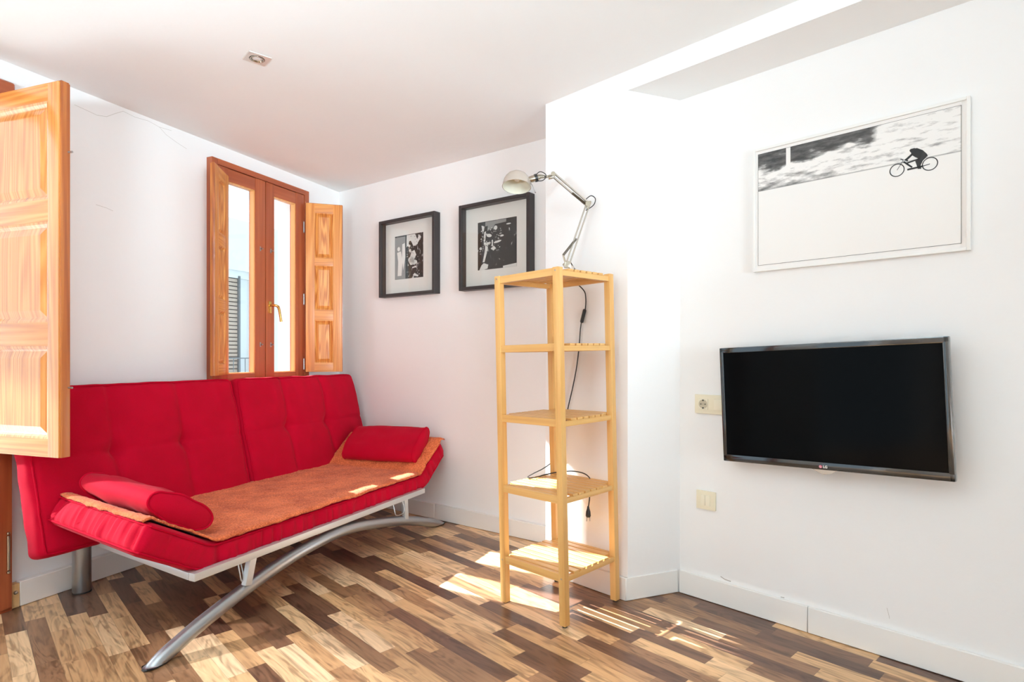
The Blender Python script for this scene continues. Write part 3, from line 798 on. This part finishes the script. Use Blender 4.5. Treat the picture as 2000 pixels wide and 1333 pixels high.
m_.tube([J2+Vector((-.012, 0, -.004)), J2+Vector((-.030, -.005, -.012))], .0045, 8)
m_.build('head_joint', M['chrome'], lamp, True)
SC = rel(.020, 2.56, 1.788)      # centre of the shade's open rim
up = Vector((.05, .24, .97)).normalized()
nk = rel(.075, 2.57, 1.822); soc = rel(.128, 2.575, 1.838)
m_ = MB(); m_.tube([nk, nk.lerp(soc, .25), nk.lerp(soc, .5)], [.013, .015, .014], 16); m_.build('lamp_socket', M['chrome'], lamp, True)
m_ = MB(); m_.tube([nk.lerp(soc, .46), nk.lerp(soc, .66)], .0175, 20); m_.build('grip_ring', M['black'], lamp, True)
m_ = MB(); m_.tube([nk.lerp(soc, .66), nk.lerp(soc, 1.0), J2+Vector((-.024, -.004, -.012))], [.014, .009, .005], 14); m_.build('socket_tail', M['chrome'], lamp, True)
m_ = MB(); m_.tube([nk+Vector((0, -.012, -.004)), nk+Vector((.014, -.014, -.03)), nk+Vector((.026, -.014, -.058))], .0022, 8)
m_.lathe([(.0, -.004), (.004, 0), (.0, .004)], Matrix.Translation(nk+Vector((.026, -.014, -.058))), 10); m_.build('tilt_lever', M['steel'], lamp, True)
rotm = up.to_track_quat('Z', 'Y').to_matrix().to_4x4()
prof = [(.0625, .0), (.0635, .001), (.0620, .004), (.0610, .015), (.0580, .030), (.0515, .044), (.0420, .056), (.0290, .0650), (.0150, .0695), (.001, .071)]
m_ = MB(); m_.lathe(prof, Matrix.Translation(SC) @ rotm, 48); m_.build('lamp_shade', M['lamp_white'], lamp, True)
m_ = MB(); m_.lathe([(r*.975, z-.0008 if z > .01 else z+.0003) for r, z in prof[:-1]]+[(.001, .069)], Matrix.Translation(SC) @ rotm, 48); m_.build('shade_lining', M['lamp_in'], lamp, True)
m_ = MB(); m_.lathe([(.0, .030), (.010, .032), (.015, .040), (.013, .05), (.010, .06)], Matrix.Translation(SC) @ rotm, 24); m_.build('light_bulb', M['bulb'], lamp, True)
# cord with inline switch and plug
def pil_pt(s, y, z): return (F_PIL @ Vector((s, y, z))) - LB
cord = [J0+Vector((.010, .010, .010)), rel(.268, 2.615, 1.455), rel(.292, 2.64, 1.418), pil_pt(-.262, -.060, 1.40), pil_pt(-.240, -.045, 1.385), pil_pt(-.224, -.006, 1.352), pil_pt(-.219, .003, 1.322), pil_pt(-.222, .003, 1.262), pil_pt(-.246, .003, 1.198),
        pil_pt(-.258, .003, 1.09), pil_pt(-.273, .003, .996), pil_pt(-.297, .003, .90), pil_pt(-.325, .003, .804), pil_pt(-.345, .003, .70), pil_pt(-.375, .003, .60), pil_pt(-.42, -.001, .545)]
cord += [pil_pt(-.425, -.06, .520), pil_pt(-.405, -.14, .5135), pil_pt(-.372, -.215, .5125), pil_pt(-.350, -.232, .5125), pil_pt(-.338, -.20, .5125), pil_pt(-.345, -.12, .514), pil_pt(-.325, -.06, .518),
         pil_pt(-.27, -.030, .526), pil_pt(-.21, -.025, .524), pil_pt(-.165, -.040, .514), pil_pt(-.150, -.056, .500), pil_pt(-.149, -.060, .47), pil_pt(-.148, -.060, .43), pil_pt(-.152, -.060, .40), pil_pt(-.155, -.060, .378)]
co = MB().tube(spline(cord, 5), .0027, 8).build('power_cord', M['black'], lamp, True)
q0, q1 = pil_pt(-.2215, .0, 1.266), pil_pt(-.241, .0, 1.205)
m_ = MB(); m_.tube([q0, q0.lerp(q1, .06), q0.lerp(q1, .94), q1], [.006, .0105, .0105, .006], 4); m_.build('cord_switch', M['black'], co, True)
pp = pil_pt(-.155, -.060, .380)
m_ = MB(); m_.tube([pp+Vector((0, 0, .012)), pp, pp+Vector((0, 0, -.012)), pp+Vector((0, 0, -.03)), pp+Vector((0, 0, -.036))], [.004, .006, .010, .0115, .009], 14); plug = m_.build('plug', M['black'], co, True)
m_ = MB()
for sg in (-1, 1): m_.tube([pp+Vector((sg*.0055, 0, -.035)), pp+Vector((sg*.0075, 0, -.054))], .0021, 8)
m_.build('plug_pins', M['steel'], plug, True)
m_ = MB(); lp = spline([J1.lerp(J2, .08)+Vector((0, .006, .008)), J1+Vector((-.002, .004, .030)), J1+Vector((.016, .004, .040)), J1+Vector((.033, .004, .028)), J1+Vector((.030, .004, .006)), J1+Vector((.016, .002, -.010)), J1.lerp(J0, .1)], 6)
m_.tube(lp, .0021, 7); m_.build('elbow_cord', M['black'], lamp, True)
m_ = MB(); lp = spline([nk.lerp(soc, .55)+Vector((0, -.008, .012)), soc+Vector((-.006, -.01, .018)), soc+Vector((.016, -.008, .010)), soc+Vector((.020, -.008, -.004)), soc+Vector((.006, -.01, -.020)), soc+Vector((-.020, -.01, -.022)), nk.lerp(soc, .55)+Vector((0, -.01, -.012))], 6)
m_.tube(lp, .0020, 7); m_.build('head_cord', M['black'], lamp, True)

# ------------------------------------------------------------------ pictures on the back wall
def gnoise_print(name, seed, thr, invert=False):
    """a high-contrast black and white photographic print"""
    m, nt, b = newmat(name)
    tc = N(nt, 'ShaderNodeTexCoord'); mp = N(nt, 'ShaderNodeMapping'); mp.inputs['Location'].default_value = (seed, 0, seed*.7)
    mp.inputs['Scale'].default_value = (42, 1, 30); nt.links.new(tc.outputs['Object'], mp.inputs['Vector'])
    n = N(nt, 'ShaderNodeTexNoise'); n.inputs['Scale'].default_value = 1; n.inputs['Detail'].default_value = 5; n.inputs['Distortion'].default_value = .8
    nt.links.new(mp.outputs[0], n.inputs['Vector'])
    nt.links.new(ramp(nt, n.outputs['Fac'], [(thr-.08, (.022, .02, .02)), (thr, (.05, .048, .048)), (thr+.05, (.55, .55, .55)), (thr+.12, (.8, .8, .8))]), b.inputs['Base Color'])
    b.inputs['Roughness'].default_value = .5
    return m
def framed(label, x0, x1, z0, z1, pr, seed, shapes, thr):
    """pr = print rectangle; shapes = pale and grey figures of the print"""
    root = thing('framed_picture', label, 'picture', F_BACK @ T((x0+x1)/2, .022, z0), )
    W, H = x1-x0, z1-z0; D = .057; t = .021
    mb = MB(); mb.box(-W/2, -W/2+t, -D, -.001, 0, H, bev=.0015, seg=1); mb.box(W/2-t, W/2, -D, -.001, 0, H, bev=.0015, seg=1)
    mb.box(-W/2+t, W/2-t, -D+.0005, -.001, 0, t, bev=.0015, seg=1); mb.box(-W/2+t, W/2-t, -D+.0005, -.001, H-t, H, bev=.0015, seg=1)
    mb.build('frame', M['frame_black'], root)
    MB().box(-W/2+t, W/2-t, -.010, -.002, t, H-t).build('mount_board', M['mat_white'], root)
    MB().box(-W/2+t+.001, W/2-t-.001, -.048, -.046, t+.001, H-t-.001).build('glass', M['glass'], root)
    ox = (x0+x1)/2
    a, b, c, d_ = pr[0]-ox, pr[1]-ox, pr[2]-z0, pr[3]-z0
    # the print with its figures is one flat sheet; figures are faces of other tones in the same mesh
    p = MB().box(a, b, -.0112, -.0098, c, d_); w2, h2 = b-a, d_-c; idx = []
    for mi, (mat_, polys) in enumerate(shapes):
        for k_, poly in enumerate(polys):
            p.bm.faces.new([p.bm.verts.new((a+w2*u, -.01128-.00006*mi, c+h2*v2)) for u, v2 in poly]).material_index = mi+1
    po = p.build('photo_print', gnoise_print('band_photo_'+str(int(seed)), seed, thr), root, recalc=False)
    for mat_, polys in shapes: po.data.materials.append(M[mat_])
    return root
def ell(cx, cy, rx, ry, n=14, rot=0):
    out = []
    for i in range(n):
        a_ = 2*PI*i/n; x, y = rx*math.cos(a_), ry*math.sin(a_); out.append((cx+x*math.cos(rot)-y*math.sin(rot), cy+x*math.sin(rot)+y*math.cos(rot)))
    return out
shL = [('grey_ink', [[(.0, .0), (.40, 0), (.40, .97), (0, .97)]]),
       ('white_ink', [[(.40, .70), (.43, .99), (.72, .99), (.80, .86), (.86, .97), (.93, .90), (.78, .74), (.66, .72), (.60, .82), (.52, .70), (.46, .74)],
                      [(.50, .38), (.60, .60), (.70, .63), (.76, .52), (.68, .40), (.72, .30), (.56, .30)], ell(.58, .42, .10, .07), ell(.70, .36, .09, .05),
                      [(.62, .22), (.76, .24), (.76, .27), (.62, .25)], [(.64, .06), (.82, .02), (.84, .05), (.70, .11)], [(.5, .66), (.58, .66), (.57, .58), (.52, .60)]]),
       ('ink', [[(.38, .0), (.42, 0), (.42, .98), (.38, .98)], ell(.55, .80, .05, .05), [(.92, .0), (.95, 0), (.95, .7), (.92, .8)]]),
       ('mat_white', [ell(.14, .70, .05, .05), [(.08, .62), (.22, .64), (.28, .40), (.24, .08), (.10, .08), (.12, .40)], [(.27, .8), (.36, .82), (.38, .5), (.3, .2), (.26, .5)]])]
shR = [('grey_ink', [[(.20, .90), (.74, .93), (.74, .99), (.20, .99)], [(.25, .80), (.27, .92), (.46, .92), (.40, .84)]]),
       ('white_ink', [[(.66, .0), (1.0, .0), (1.0, .07), (.66, .04)], ell(.47, .84, .045, .045), [(.10, .93), (.18, .90), (.16, .80), (.12, .80)],
                      [(.16, .52), (.34, .53), (.34, .56), (.16, .57)], ell(.52, .55, .10, .022, rot=.15), ell(.63, .66, .05, .020), ell(.80, .88, .06, .014), ell(.30, .70, .07, .035, rot=-.2),
                      [(.20, .54), (.28, .54), (.26, .40), (.18, .16), (.13, .16), (.19, .40)], [(.04, .0), (.10, .10), (.16, .14), (.28, .10), (.26, .02), (.16, .0)],
                      [(.17, .78), (.22, .80), (.20, .60), (.16, .56)], [(.34, .42), (.42, .48), (.48, .42), (.42, .38)], ell(.08, .45, .035, .03), [(.37, .60), (.40, .60), (.40, .48), (.37, .48)]])]
rg = random.Random(5)
for lst, (u0, u1, v0, v1), k in ((shL, (.44, .90, .05, .97), 34), (shR, (.06, .62, .36, .86), 46)):
    for mt_, n_ in (('white_ink', k), ('grey_ink', k)):
        lst.append((mt_, [ell(rg.uniform(u0, u1), rg.uniform(v0, v1), rg.uniform(.006, .022), rg.uniform(.004, .014), 7, rg.uniform(0, 3)) for _ in range(n_)]))
framed('square black-framed black and white photograph hanging nearest the window corner', -1.012, -.487, 1.456, 1.98, (-.899, -.630, 1.575, 1.870), 3.0, shL, .62)
framed('square black-framed black and white photograph partly hidden behind the lamp and shelf', -.281, .247, 1.455, 1.979, (-.165, .127, 1.576, 1.867), 8.0, shR, .66)

# ------------------------------------------------------------------ poster above the television
post = thing('framed_poster', 'wide white-framed print of a cyclist speeding past trees, above the television', 'picture', F_RIGHT @ T(.335, .015, 1.391))
PW, PH = .70, .494; t = .010
mb = MB(); mb.box(0, t, -.020, -.001, 0, PH, bev=.002); mb.box(PW-t, PW, -.020, -.001, 0, PH, bev=.002); mb.box(t, PW-t, -.020, -.001, 0, t, bev=.002); mb.box(t, PW-t, -.020, -.001, PH-t, PH, bev=.002)
mb.build('frame', M['frame_white'], post, True)
MB().box(t, PW-t, -.012, -.002, t, PH-t).build('mount_board', M['mat_white'], post)
def poster_mat():
    m, nt, b = newmat('cyclist_print')
    tc = N(nt, 'ShaderNodeTexCoord'); sp = N(nt, 'ShaderNodeSeparateXYZ'); nt.links.new(tc.outputs['Object'], sp.inputs[0])
    U_ = mth(nt, 'DIVIDE', sp.outputs[0], .655); V_ = mth(nt, 'DIVIDE', sp.outputs[2], .445)
    mp = N(nt, 'ShaderNodeMapping'); mp.inputs['Scale'].default_value = (14, 1, 55); nt.links.new(tc.outputs['Object'], mp.inputs['Vector'])
    n = N(nt, 'ShaderNodeTexNoise'); n.inputs['Scale'].default_value = 1; n.inputs['Detail'].default_value = 6; n.inputs['Roughness'].default_value = .6
    nt.links.new(mp.outputs[0], n.inputs['Vector'])
    mp2 = N(nt, 'ShaderNodeMapping'); mp2.inputs['Scale'].default_value = (9, 1, 14); mp2.inputs['Location'].default_value = (3, 0, 1); nt.links.new(tc.outputs['Object'], mp2.inputs['Vector'])
    nb_ = N(nt, 'ShaderNodeTexNoise'); nb_.inputs['Scale'].default_value = 1; nb_.inputs['Detail'].default_value = 3; nt.links.new(mp2.outputs[0], nb_.inputs['Vector'])
    # tree line: dark above a wavy edge, fading out at 62 % of the width
    edge = mth(nt, 'ADD', mth(nt, 'MULTIPLY_ADD', nb_.outputs['Fac'], .28, .70), mth(nt, 'MULTIPLY', mth(nt, 'SUBTRACT', U_, .0), .06))
    above = mth(nt, 'MULTIPLY', mth(nt, 'SUBTRACT', V_, edge), 16); above.node.use_clamp = True
    rgt = mth(nt, 'MULTIPLY', mth(nt, 'SUBTRACT', mth(nt, 'ADD', .615, mth(nt, 'MULTIPLY', nb_.outputs['Fac'], .06)), U_), 26); rgt.node.use_clamp = True
    treeness = mth(nt, 'MULTIPLY', above, rgt)
    low = mth(nt, 'MULTIPLY', mth(nt, 'SUBTRACT', .80, mth(nt, 'MULTIPLY', V_, 1.0)), 5); low.node.use_clamp = True
    left = mth(nt, 'MULTIPLY', mth(nt, 'SUBTRACT', .62, U_), 3); left.node.use_clamp = True
    dk = mth(nt, 'ADD', mth(nt, 'ADD', mth(nt, 'MULTIPLY', treeness, .46), mth(nt, 'MULTIPLY', mth(nt, 'MULTIPLY', low, left), .32)), mth(nt, 'MULTIPLY_ADD', n.outputs['Fac'], 1.2, -.42))
    col = ramp(nt, dk, [(.20, (.82, .81, .79)), (.34, (.45, .44, .43)), (.50, (.12, .115, .11)), (.75, (.03, .028, .028))])
    strip = mth(nt, 'GREATER_THAN', V_, .668)
    post_ = mth(nt, 'MULTIPLY', mth(nt, 'GREATER_THAN', U_, .165), mth(nt, 'LESS_THAN', U_, .190)); post_ = mth(nt, 'MULTIPLY', post_, mth(nt, 'GREATER_THAN', V_, .80))
    use = mth(nt, 'MULTIPLY', strip, mth(nt, 'SUBTRACT', 1, post_))
    mx = N(nt, 'ShaderNodeMix', data_type='RGBA'); nt.links.new(use, mx.inputs[0]); mx.inputs[6].default_value = (.82, .81, .79, 1); nt.links.new(col, mx.inputs[7])
    roadline = mth(nt, 'MULTIPLY', mth(nt, 'GREATER_THAN', V_, .664), mth(nt, 'LESS_THAN', V_, .674))
    mx2 = N(nt, 'ShaderNodeMix', data_type='RGBA'); nt.links.new(mth(nt, 'MULTIPLY', roadline, .5), mx2.inputs[0]); nt.links.new(mx.outputs[2], mx2.inputs[6]); mx2.inputs[7].default_value = (.06, .06, .06, 1)
    nt.links.new(mx2.outputs[2], b.inputs['Base Color']); b.inputs['Roughness'].default_value = .45
    return m
pm = MB().box(0, .655, -.001, .0, 0, .445).build('photo_print', poster_mat(), post); pm.location = (.020, -.0122, .026)
ln = MB(); e = .0009
ln.box(-e, .655+e, -.0014, -.0006, -e, 0); ln.box(-e, .655+e, -.0014, -.0006, .445, .445+e); ln.box(-e, 0, -.0014, -.0006, 0, .445); ln.box(.655, .655+e, -.0014, -.0006, 0, .445)
ln.build('print_border', M['ink'], pm)
cy = MB(); bx, bz = .500, .282
def flatring(mb, cx, cz, r0, r1, n=28):
    A = [mb.bm.verts.new((cx+r0*math.cos(2*PI*i/n), -.0016, cz+r0*math.sin(2*PI*i/n))) for i in range(n)]
    B = [mb.bm.verts.new((cx+r1*math.cos(2*PI*i/n), -.0016, cz+r1*math.sin(2*PI*i/n))) for i in range(n)]
    for i in range(n): mb.bm.faces.new((A[i], A[(i+1) % n], B[(i+1) % n], B[i]))
def flatpoly(mb, pts, y=-.0016): mb.bm.faces.new([mb.bm.verts.new((x, y, z)) for x, z in pts])
def flatline(mb, a, b, w_):
    d_ = Vector((b[0]-a[0], b[1]-a[1])).normalized(); n_ = Vector((-d_.y, d_.x))*w_/2
    flatpoly(mb, [(a[0]+n_.x, a[1]+n_.y), (b[0]+n_.x, b[1]+n_.y), (b[0]-n_.x, b[1]-n_.y), (a[0]-n_.x, a[1]-n_.y)])
# wheels in the print's own millimetres
WX0, WX1, WZ = .478, .572, .275
for wx in (WX0, WX1): flatring(cy, wx, WZ, .0195, .0225); flatring(cy, wx, WZ, .0, .002, 8) if False else None
for a_, b_, w_ in (((WX0, WZ), (.497, .306), .0016), ((.497, .306), (.488, .311), .003), ((.497, .300), (.522, .275), .005), ((.508, .270), (.552, .272), .006), ((.552, .272), (WX1, WZ), .0025), ((.505, .292), (.545, .300), .005), ((.510, .300), (.500, .306), .004)):
    flatline(cy, a_, b_, w_)
flatpoly(cy, [(.518, .330), (.524, .338), (.536, .337), (.552, .326), (.564, .310), (.566, .302), (.552, .298), (.540, .300), (.530, .308), (.520, .318)])
flatpoly(cy, [(.552, .298), (.564, .302), (.552, .290), (.546, .276), (.548, .264), (.538, .266), (.534, .282), (.530, .296), (.540, .300)])
flatpoly(cy, [(.520, .322), (.526, .318), (.510, .304), (.500, .302), (.502, .307)])
flatpoly(cy, [(.514, .334), (.520, .341), (.529, .340), (.531, .333), (.526, .327), (.517, .327)], -.0017)
cy.build('cyclist_figure', M['ink'], pm)
hm = MB(); flatpoly(hm, [(.516, .338), (.521, .345), (.529, .345), (.533, .339), (.525, .3385)], -.0019); hm.build('cyclist_helmet', M['white_ink'], pm)

# ------------------------------------------------------------------ television
TVM = Matrix.Translation((1.116, 2.121, .871)) @ Matrix.Rotation(math.atan2(-.553, .5216), 4, 'Z') @ Matrix.Rotation(math.radians(-2.3), 4, 'Y')
tv = thing('television', 'black flat-screen television mounted on the right wall below the poster', 'television', TVM)
TW, THH = .765, .459
MB().box(-TW/2, TW/2, .004, .030, -THH/2, THH/2, bev=.006).build('bezel', M['black_gloss'], tv, True)
bz_ = MB()
for (a, b, c, d_) in ((-TW/2+.001, TW/2-.001, THH/2-.022, THH/2-.001), (-TW/2+.001, TW/2-.001, -THH/2+.001, -THH/2+.028)): bz_.box(a, b, -.003, .006, c, d_, bev=.004)
for (a, b) in ((-TW/2+.001, -TW/2+.017), (TW/2-.017, TW/2-.001)): bz_.box(a, b, -.003, .006, -THH/2+.001, THH/2-.001, bev=.004)
bz_.build('bezel_rim', M['black_gloss'], tv, True)
MB().box(-TW/2+.015, TW/2-.015, .001, .005, -THH/2+.026, THH/2-.02).build('screen', M['screen'], tv)
MB().box(-TW/2+.06, TW/2-.06, .029, .055, -THH/2+.05, THH/2-.05, bev=.012).build('back_housing', M['black'], tv, True)
m_ = MB(); m_.box(-.06, .06, .054, .062, -.06, .06, bev=.002); m_.box(-.015, .015, .060, .082, -.05, .05, bev=.002)
m_.build('wall_bracket', M['black'], tv, True)
# silver lip and badge below the centre of the screen
m_ = MB(); pts = []
n = 24
for i in range(n+1): pts.append((-.045+.09*i/n, -.0185*math.sin(PI*i/n)))
m_.prism([(p[0], p[1]) for p in pts], 0, .012, T(0, .012, -THH/2+.003) @ R(90, 'X')); m_.build('status_lip', simple('smoked_silver_lip', (.55, .50, .44), .15, .6), tv, True)
m_ = MB(); m_.lathe([(.0, .0006), (.0055, .0005), (.0055, 0)], T(-.012, -.0032, -THH/2+.012) @ R(90, 'X'), 20)
bd = m_.build('badge_disc', simple('red_badge', (.62, .10, .16), .3), tv, True)
m_ = MB(); a_ = Vector((-.012, -.0042, -THH/2+.012))
m_.tube([a_+Vector((.0035*math.cos(t_), 0, .0035*math.sin(t_))) for t_ in [PI*.5+i*PI*1.5/14 for i in range(15)]]+[a_+Vector((0, 0, 0))], .0005, 5); m_.tube([a_+Vector((-.0003, 0, .0018)), a_+Vector((-.0003, 0, -.0018)), a_+Vector((.001, 0, -.0018))], .0004, 5)
m_.build('badge_mark', M['white_ink'], bd)
cu = bpy.data.curves.new('badge_text', 'FONT'); cu.body = 'LG'; cu.size = .0125; cu.extrude = .0004; cu.align_x = 'LEFT'; cu.align_y = 'CENTER'; cu.offset = .0003
tmp = bpy.data.objects.new('tmp_text', cu); C.objects.link(tmp)
bpy.context.view_layer.update()
me = bpy.data.meshes.new_from_object(tmp.evaluated_get(bpy.context.evaluated_depsgraph_get())); bpy.data.objects.remove(tmp)
me.materials.clear(); me.materials.append(simple('white_lettering', (.85, .85, .85), .4)); me.name = 'badge_lettering'
bt = bpy.data.objects.new('badge_lettering', me); C.objects.link(bt); bt.parent = tv
bt.matrix_local = T(-.004, -.0036, -THH/2+.012) @ R(90, 'X')

# ------------------------------------------------------------------ sockets and switch
ps = thing('power_socket', 'cream double wall plate with a round socket and a switch, half behind the television', 'socket', F_RIGHT @ T(.076, .015, .845))
MB().box(0, .155, -.010, -.0005, -.041, .041, bev=.003).build('cover_plate', M['socket'], ps, True)
m_ = MB(); m_.box(.018, .062, -.012, -.009, -.023, .023, bev=.001)
ins = m_.build('socket_insert', M['socket_in'], ps, True)
m_ = MB(); m_.lathe([(.0188, .0128-.0004), (.0195, .0134), (.0200, .0120)], T(.040, 0, 0) @ R(90, 'X'), 32); m_.build('socket_ring', M['socket_in'], ins, True)
M['socket_well'] = simple('shaded_socket_well', (.50, .44, .32), .4)
m_ = MB(); m_.lathe([(.0, .0122), (.0188, .0122)], T(.040, 0, 0) @ R(90, 'X'), 32); m_.build('socket_well', M['socket_well'], ins)
m_ = MB()
for dx in (-.0095, .0095): m_.lathe([(.0, .0126), (.0028, .0126)], T(.040+dx, 0, 0) @ R(90, 'X'), 12)
for dz in (-.0165, .0165): m_.box(.037, .043, -.0135, -.0124, dz-.003, dz+.003)
m_.lathe([(.0, .0127), (.0016, .0127)], T(.040, 0, 0) @ R(90, 'X'), 10)
m_.build('socket_holes', M['ink'], ins)
MB().box(.090, .134, -.0135, -.009, -.023, .023, bev=.0015).build('switch_key', M['socket_in'], ps, True)
sw = thing('light_switch', 'cream double light switch on the right wall below the power socket', 'switch', F_RIGHT @ T(.083, .015, .431))
MB().box(0, .088, -.010, -.0005, -.040, .040, bev=.003).build('cover_plate', M['socket'], sw, True)
for a in (.021, .0435): MB().box(a, a+.0215, -.0135, -.009, -.0225, .0225, bev=.0015).build('switch_key', M['socket_in'], sw, True)

# ------------------------------------------------------------------ recessed spotlight in the ceiling
sp_ = thing('ceiling_spotlight', 'square nickel recessed spotlight in the white ceiling', 'light', Matrix.Translation((-1.05, 2.425, CEIL)) @ R(41.5, 'Z'))
m_ = MB(); hw_ = .045; ri = .030
bm = m_.bm; n = 48
outer = []
for i in range(n):
    a_ = 2*PI*i/n; c_, s_ = math.cos(a_), math.sin(a_); k_ = hw_/max(abs(c_), abs(s_)); outer.append((k_*c_, k_*s_))
A = [bm.verts.new((x, y, -.0005)) for x, y in outer]; B = [bm.verts.new((x*.97, y*.97, -.004)) for x, y in outer]; D_ = [bm.verts.new((ri*math.cos(2*PI*i/n), ri*math.sin(2*PI*i/n), -.004)) for i in range(n)]
for P_, Q_ in ((A, B), (B, D_)):
    for i in range(n): bm.faces.new((P_[i], P_[(i+1) % n], Q_[(i+1) % n], Q_[i]))
m_.build('cover_plate', simple('pale_satin_nickel', (.78, .75, .70), .3, .8), sp_, True)
m_ = MB(); m_.lathe([(.030, -.0045), (.0292, -.0015), (.0288, -.0012)], None, 48); m_.build('gap_ring', M['black'], sp_, True)
m_ = MB(); m_.lathe([(.0285, -.002), (.028, -.006), (.024, -.0062), (.021, -.003), (.020, -.0012)], None, 48); m_.build('swivel_ring', M['chrome'], sp_, True)
m_ = MB(); m_.lathe([(.0, -.0035), (.012, -.003), (.019, -.0015)], None, 32); m_.build('bulb_lens', M['bulb'], sp_, True)

# ------------------------------------------------------------------ hairline cracks and chips in the plaster
def crack(frm, pts, y, wd=.0012, wall='wall_left'):
    m_ = MB()
    for a_, b_ in zip(pts, pts[1:]):
        d_ = Vector((b_[0]-a_[0], b_[1]-a_[1])).normalized(); n_ = Vector((-d_.y, d_.x))*wd/2
        m_.bm.faces.new([m_.bm.verts.new((x, y, z)) for x, z in ((a_[0]+n_.x, a_[1]+n_.y), (b_[0]+n_.x, b_[1]+n_.y), (b_[0]-n_.x, b_[1]-n_.y), (a_[0]-n_.x, a_[1]-n_.y))])
    w_ = bpy.data.objects[wall]; o = m_.build('plaster_crack', M['crack'], w_); return o
crack(F_LEFT, [(.245, 2.205), (.30, 2.20), (.345, 2.195), (.39, 2.205), (.43, 2.235), (.47, 2.262)], WY-.0006)
crack(F_LEFT, [(.47, 2.262), (.53, 2.255), (.60, 2.262), (.66, 2.252), (.73, 2.258)], WY-.0006)
crack(F_LEFT, [(.66, 2.252), (.70, 2.225), (.76, 2.205), (.82, 2.19)], WY-.0006)
crack(F_LEFT, [(.34, 1.77), (.39, 1.765), (.42, 1.758)], WY-.0006)
crack(F_RIGHT, [(.19, .118), (.21, .110), (.235, .109)], .0144, .004, 'wall_right')
crack(F_RIGHT, [(.438, .103), (.452, .104)], .0144, .003, 'wall_right')
crack(F_RIGHT, [(.80, .17), (.805, .15), (.808, .135)], .0144, .001, 'wall_right')
cr2 = MB()
zz = [.1035, .102, .1025, .106, .1115, .108, .112, .106, .104]
for i in range(8):
    x0_, x1_ = .03+i*.03, .03+(i+1)*.03
    cr2.bm.faces.new([cr2.bm.verts.new(p) for p in ((x0_, .0115, zz[i]), (x1_, .0115, zz[i+1]), (x1_, .0115, zz[i+1]+.002), (x0_, .0115, zz[i]+.002))])
cr2.build('grout_crack', simple('brown_grout', (.30, .22, .13), .9), bpy.data.objects['baseboard_return'])
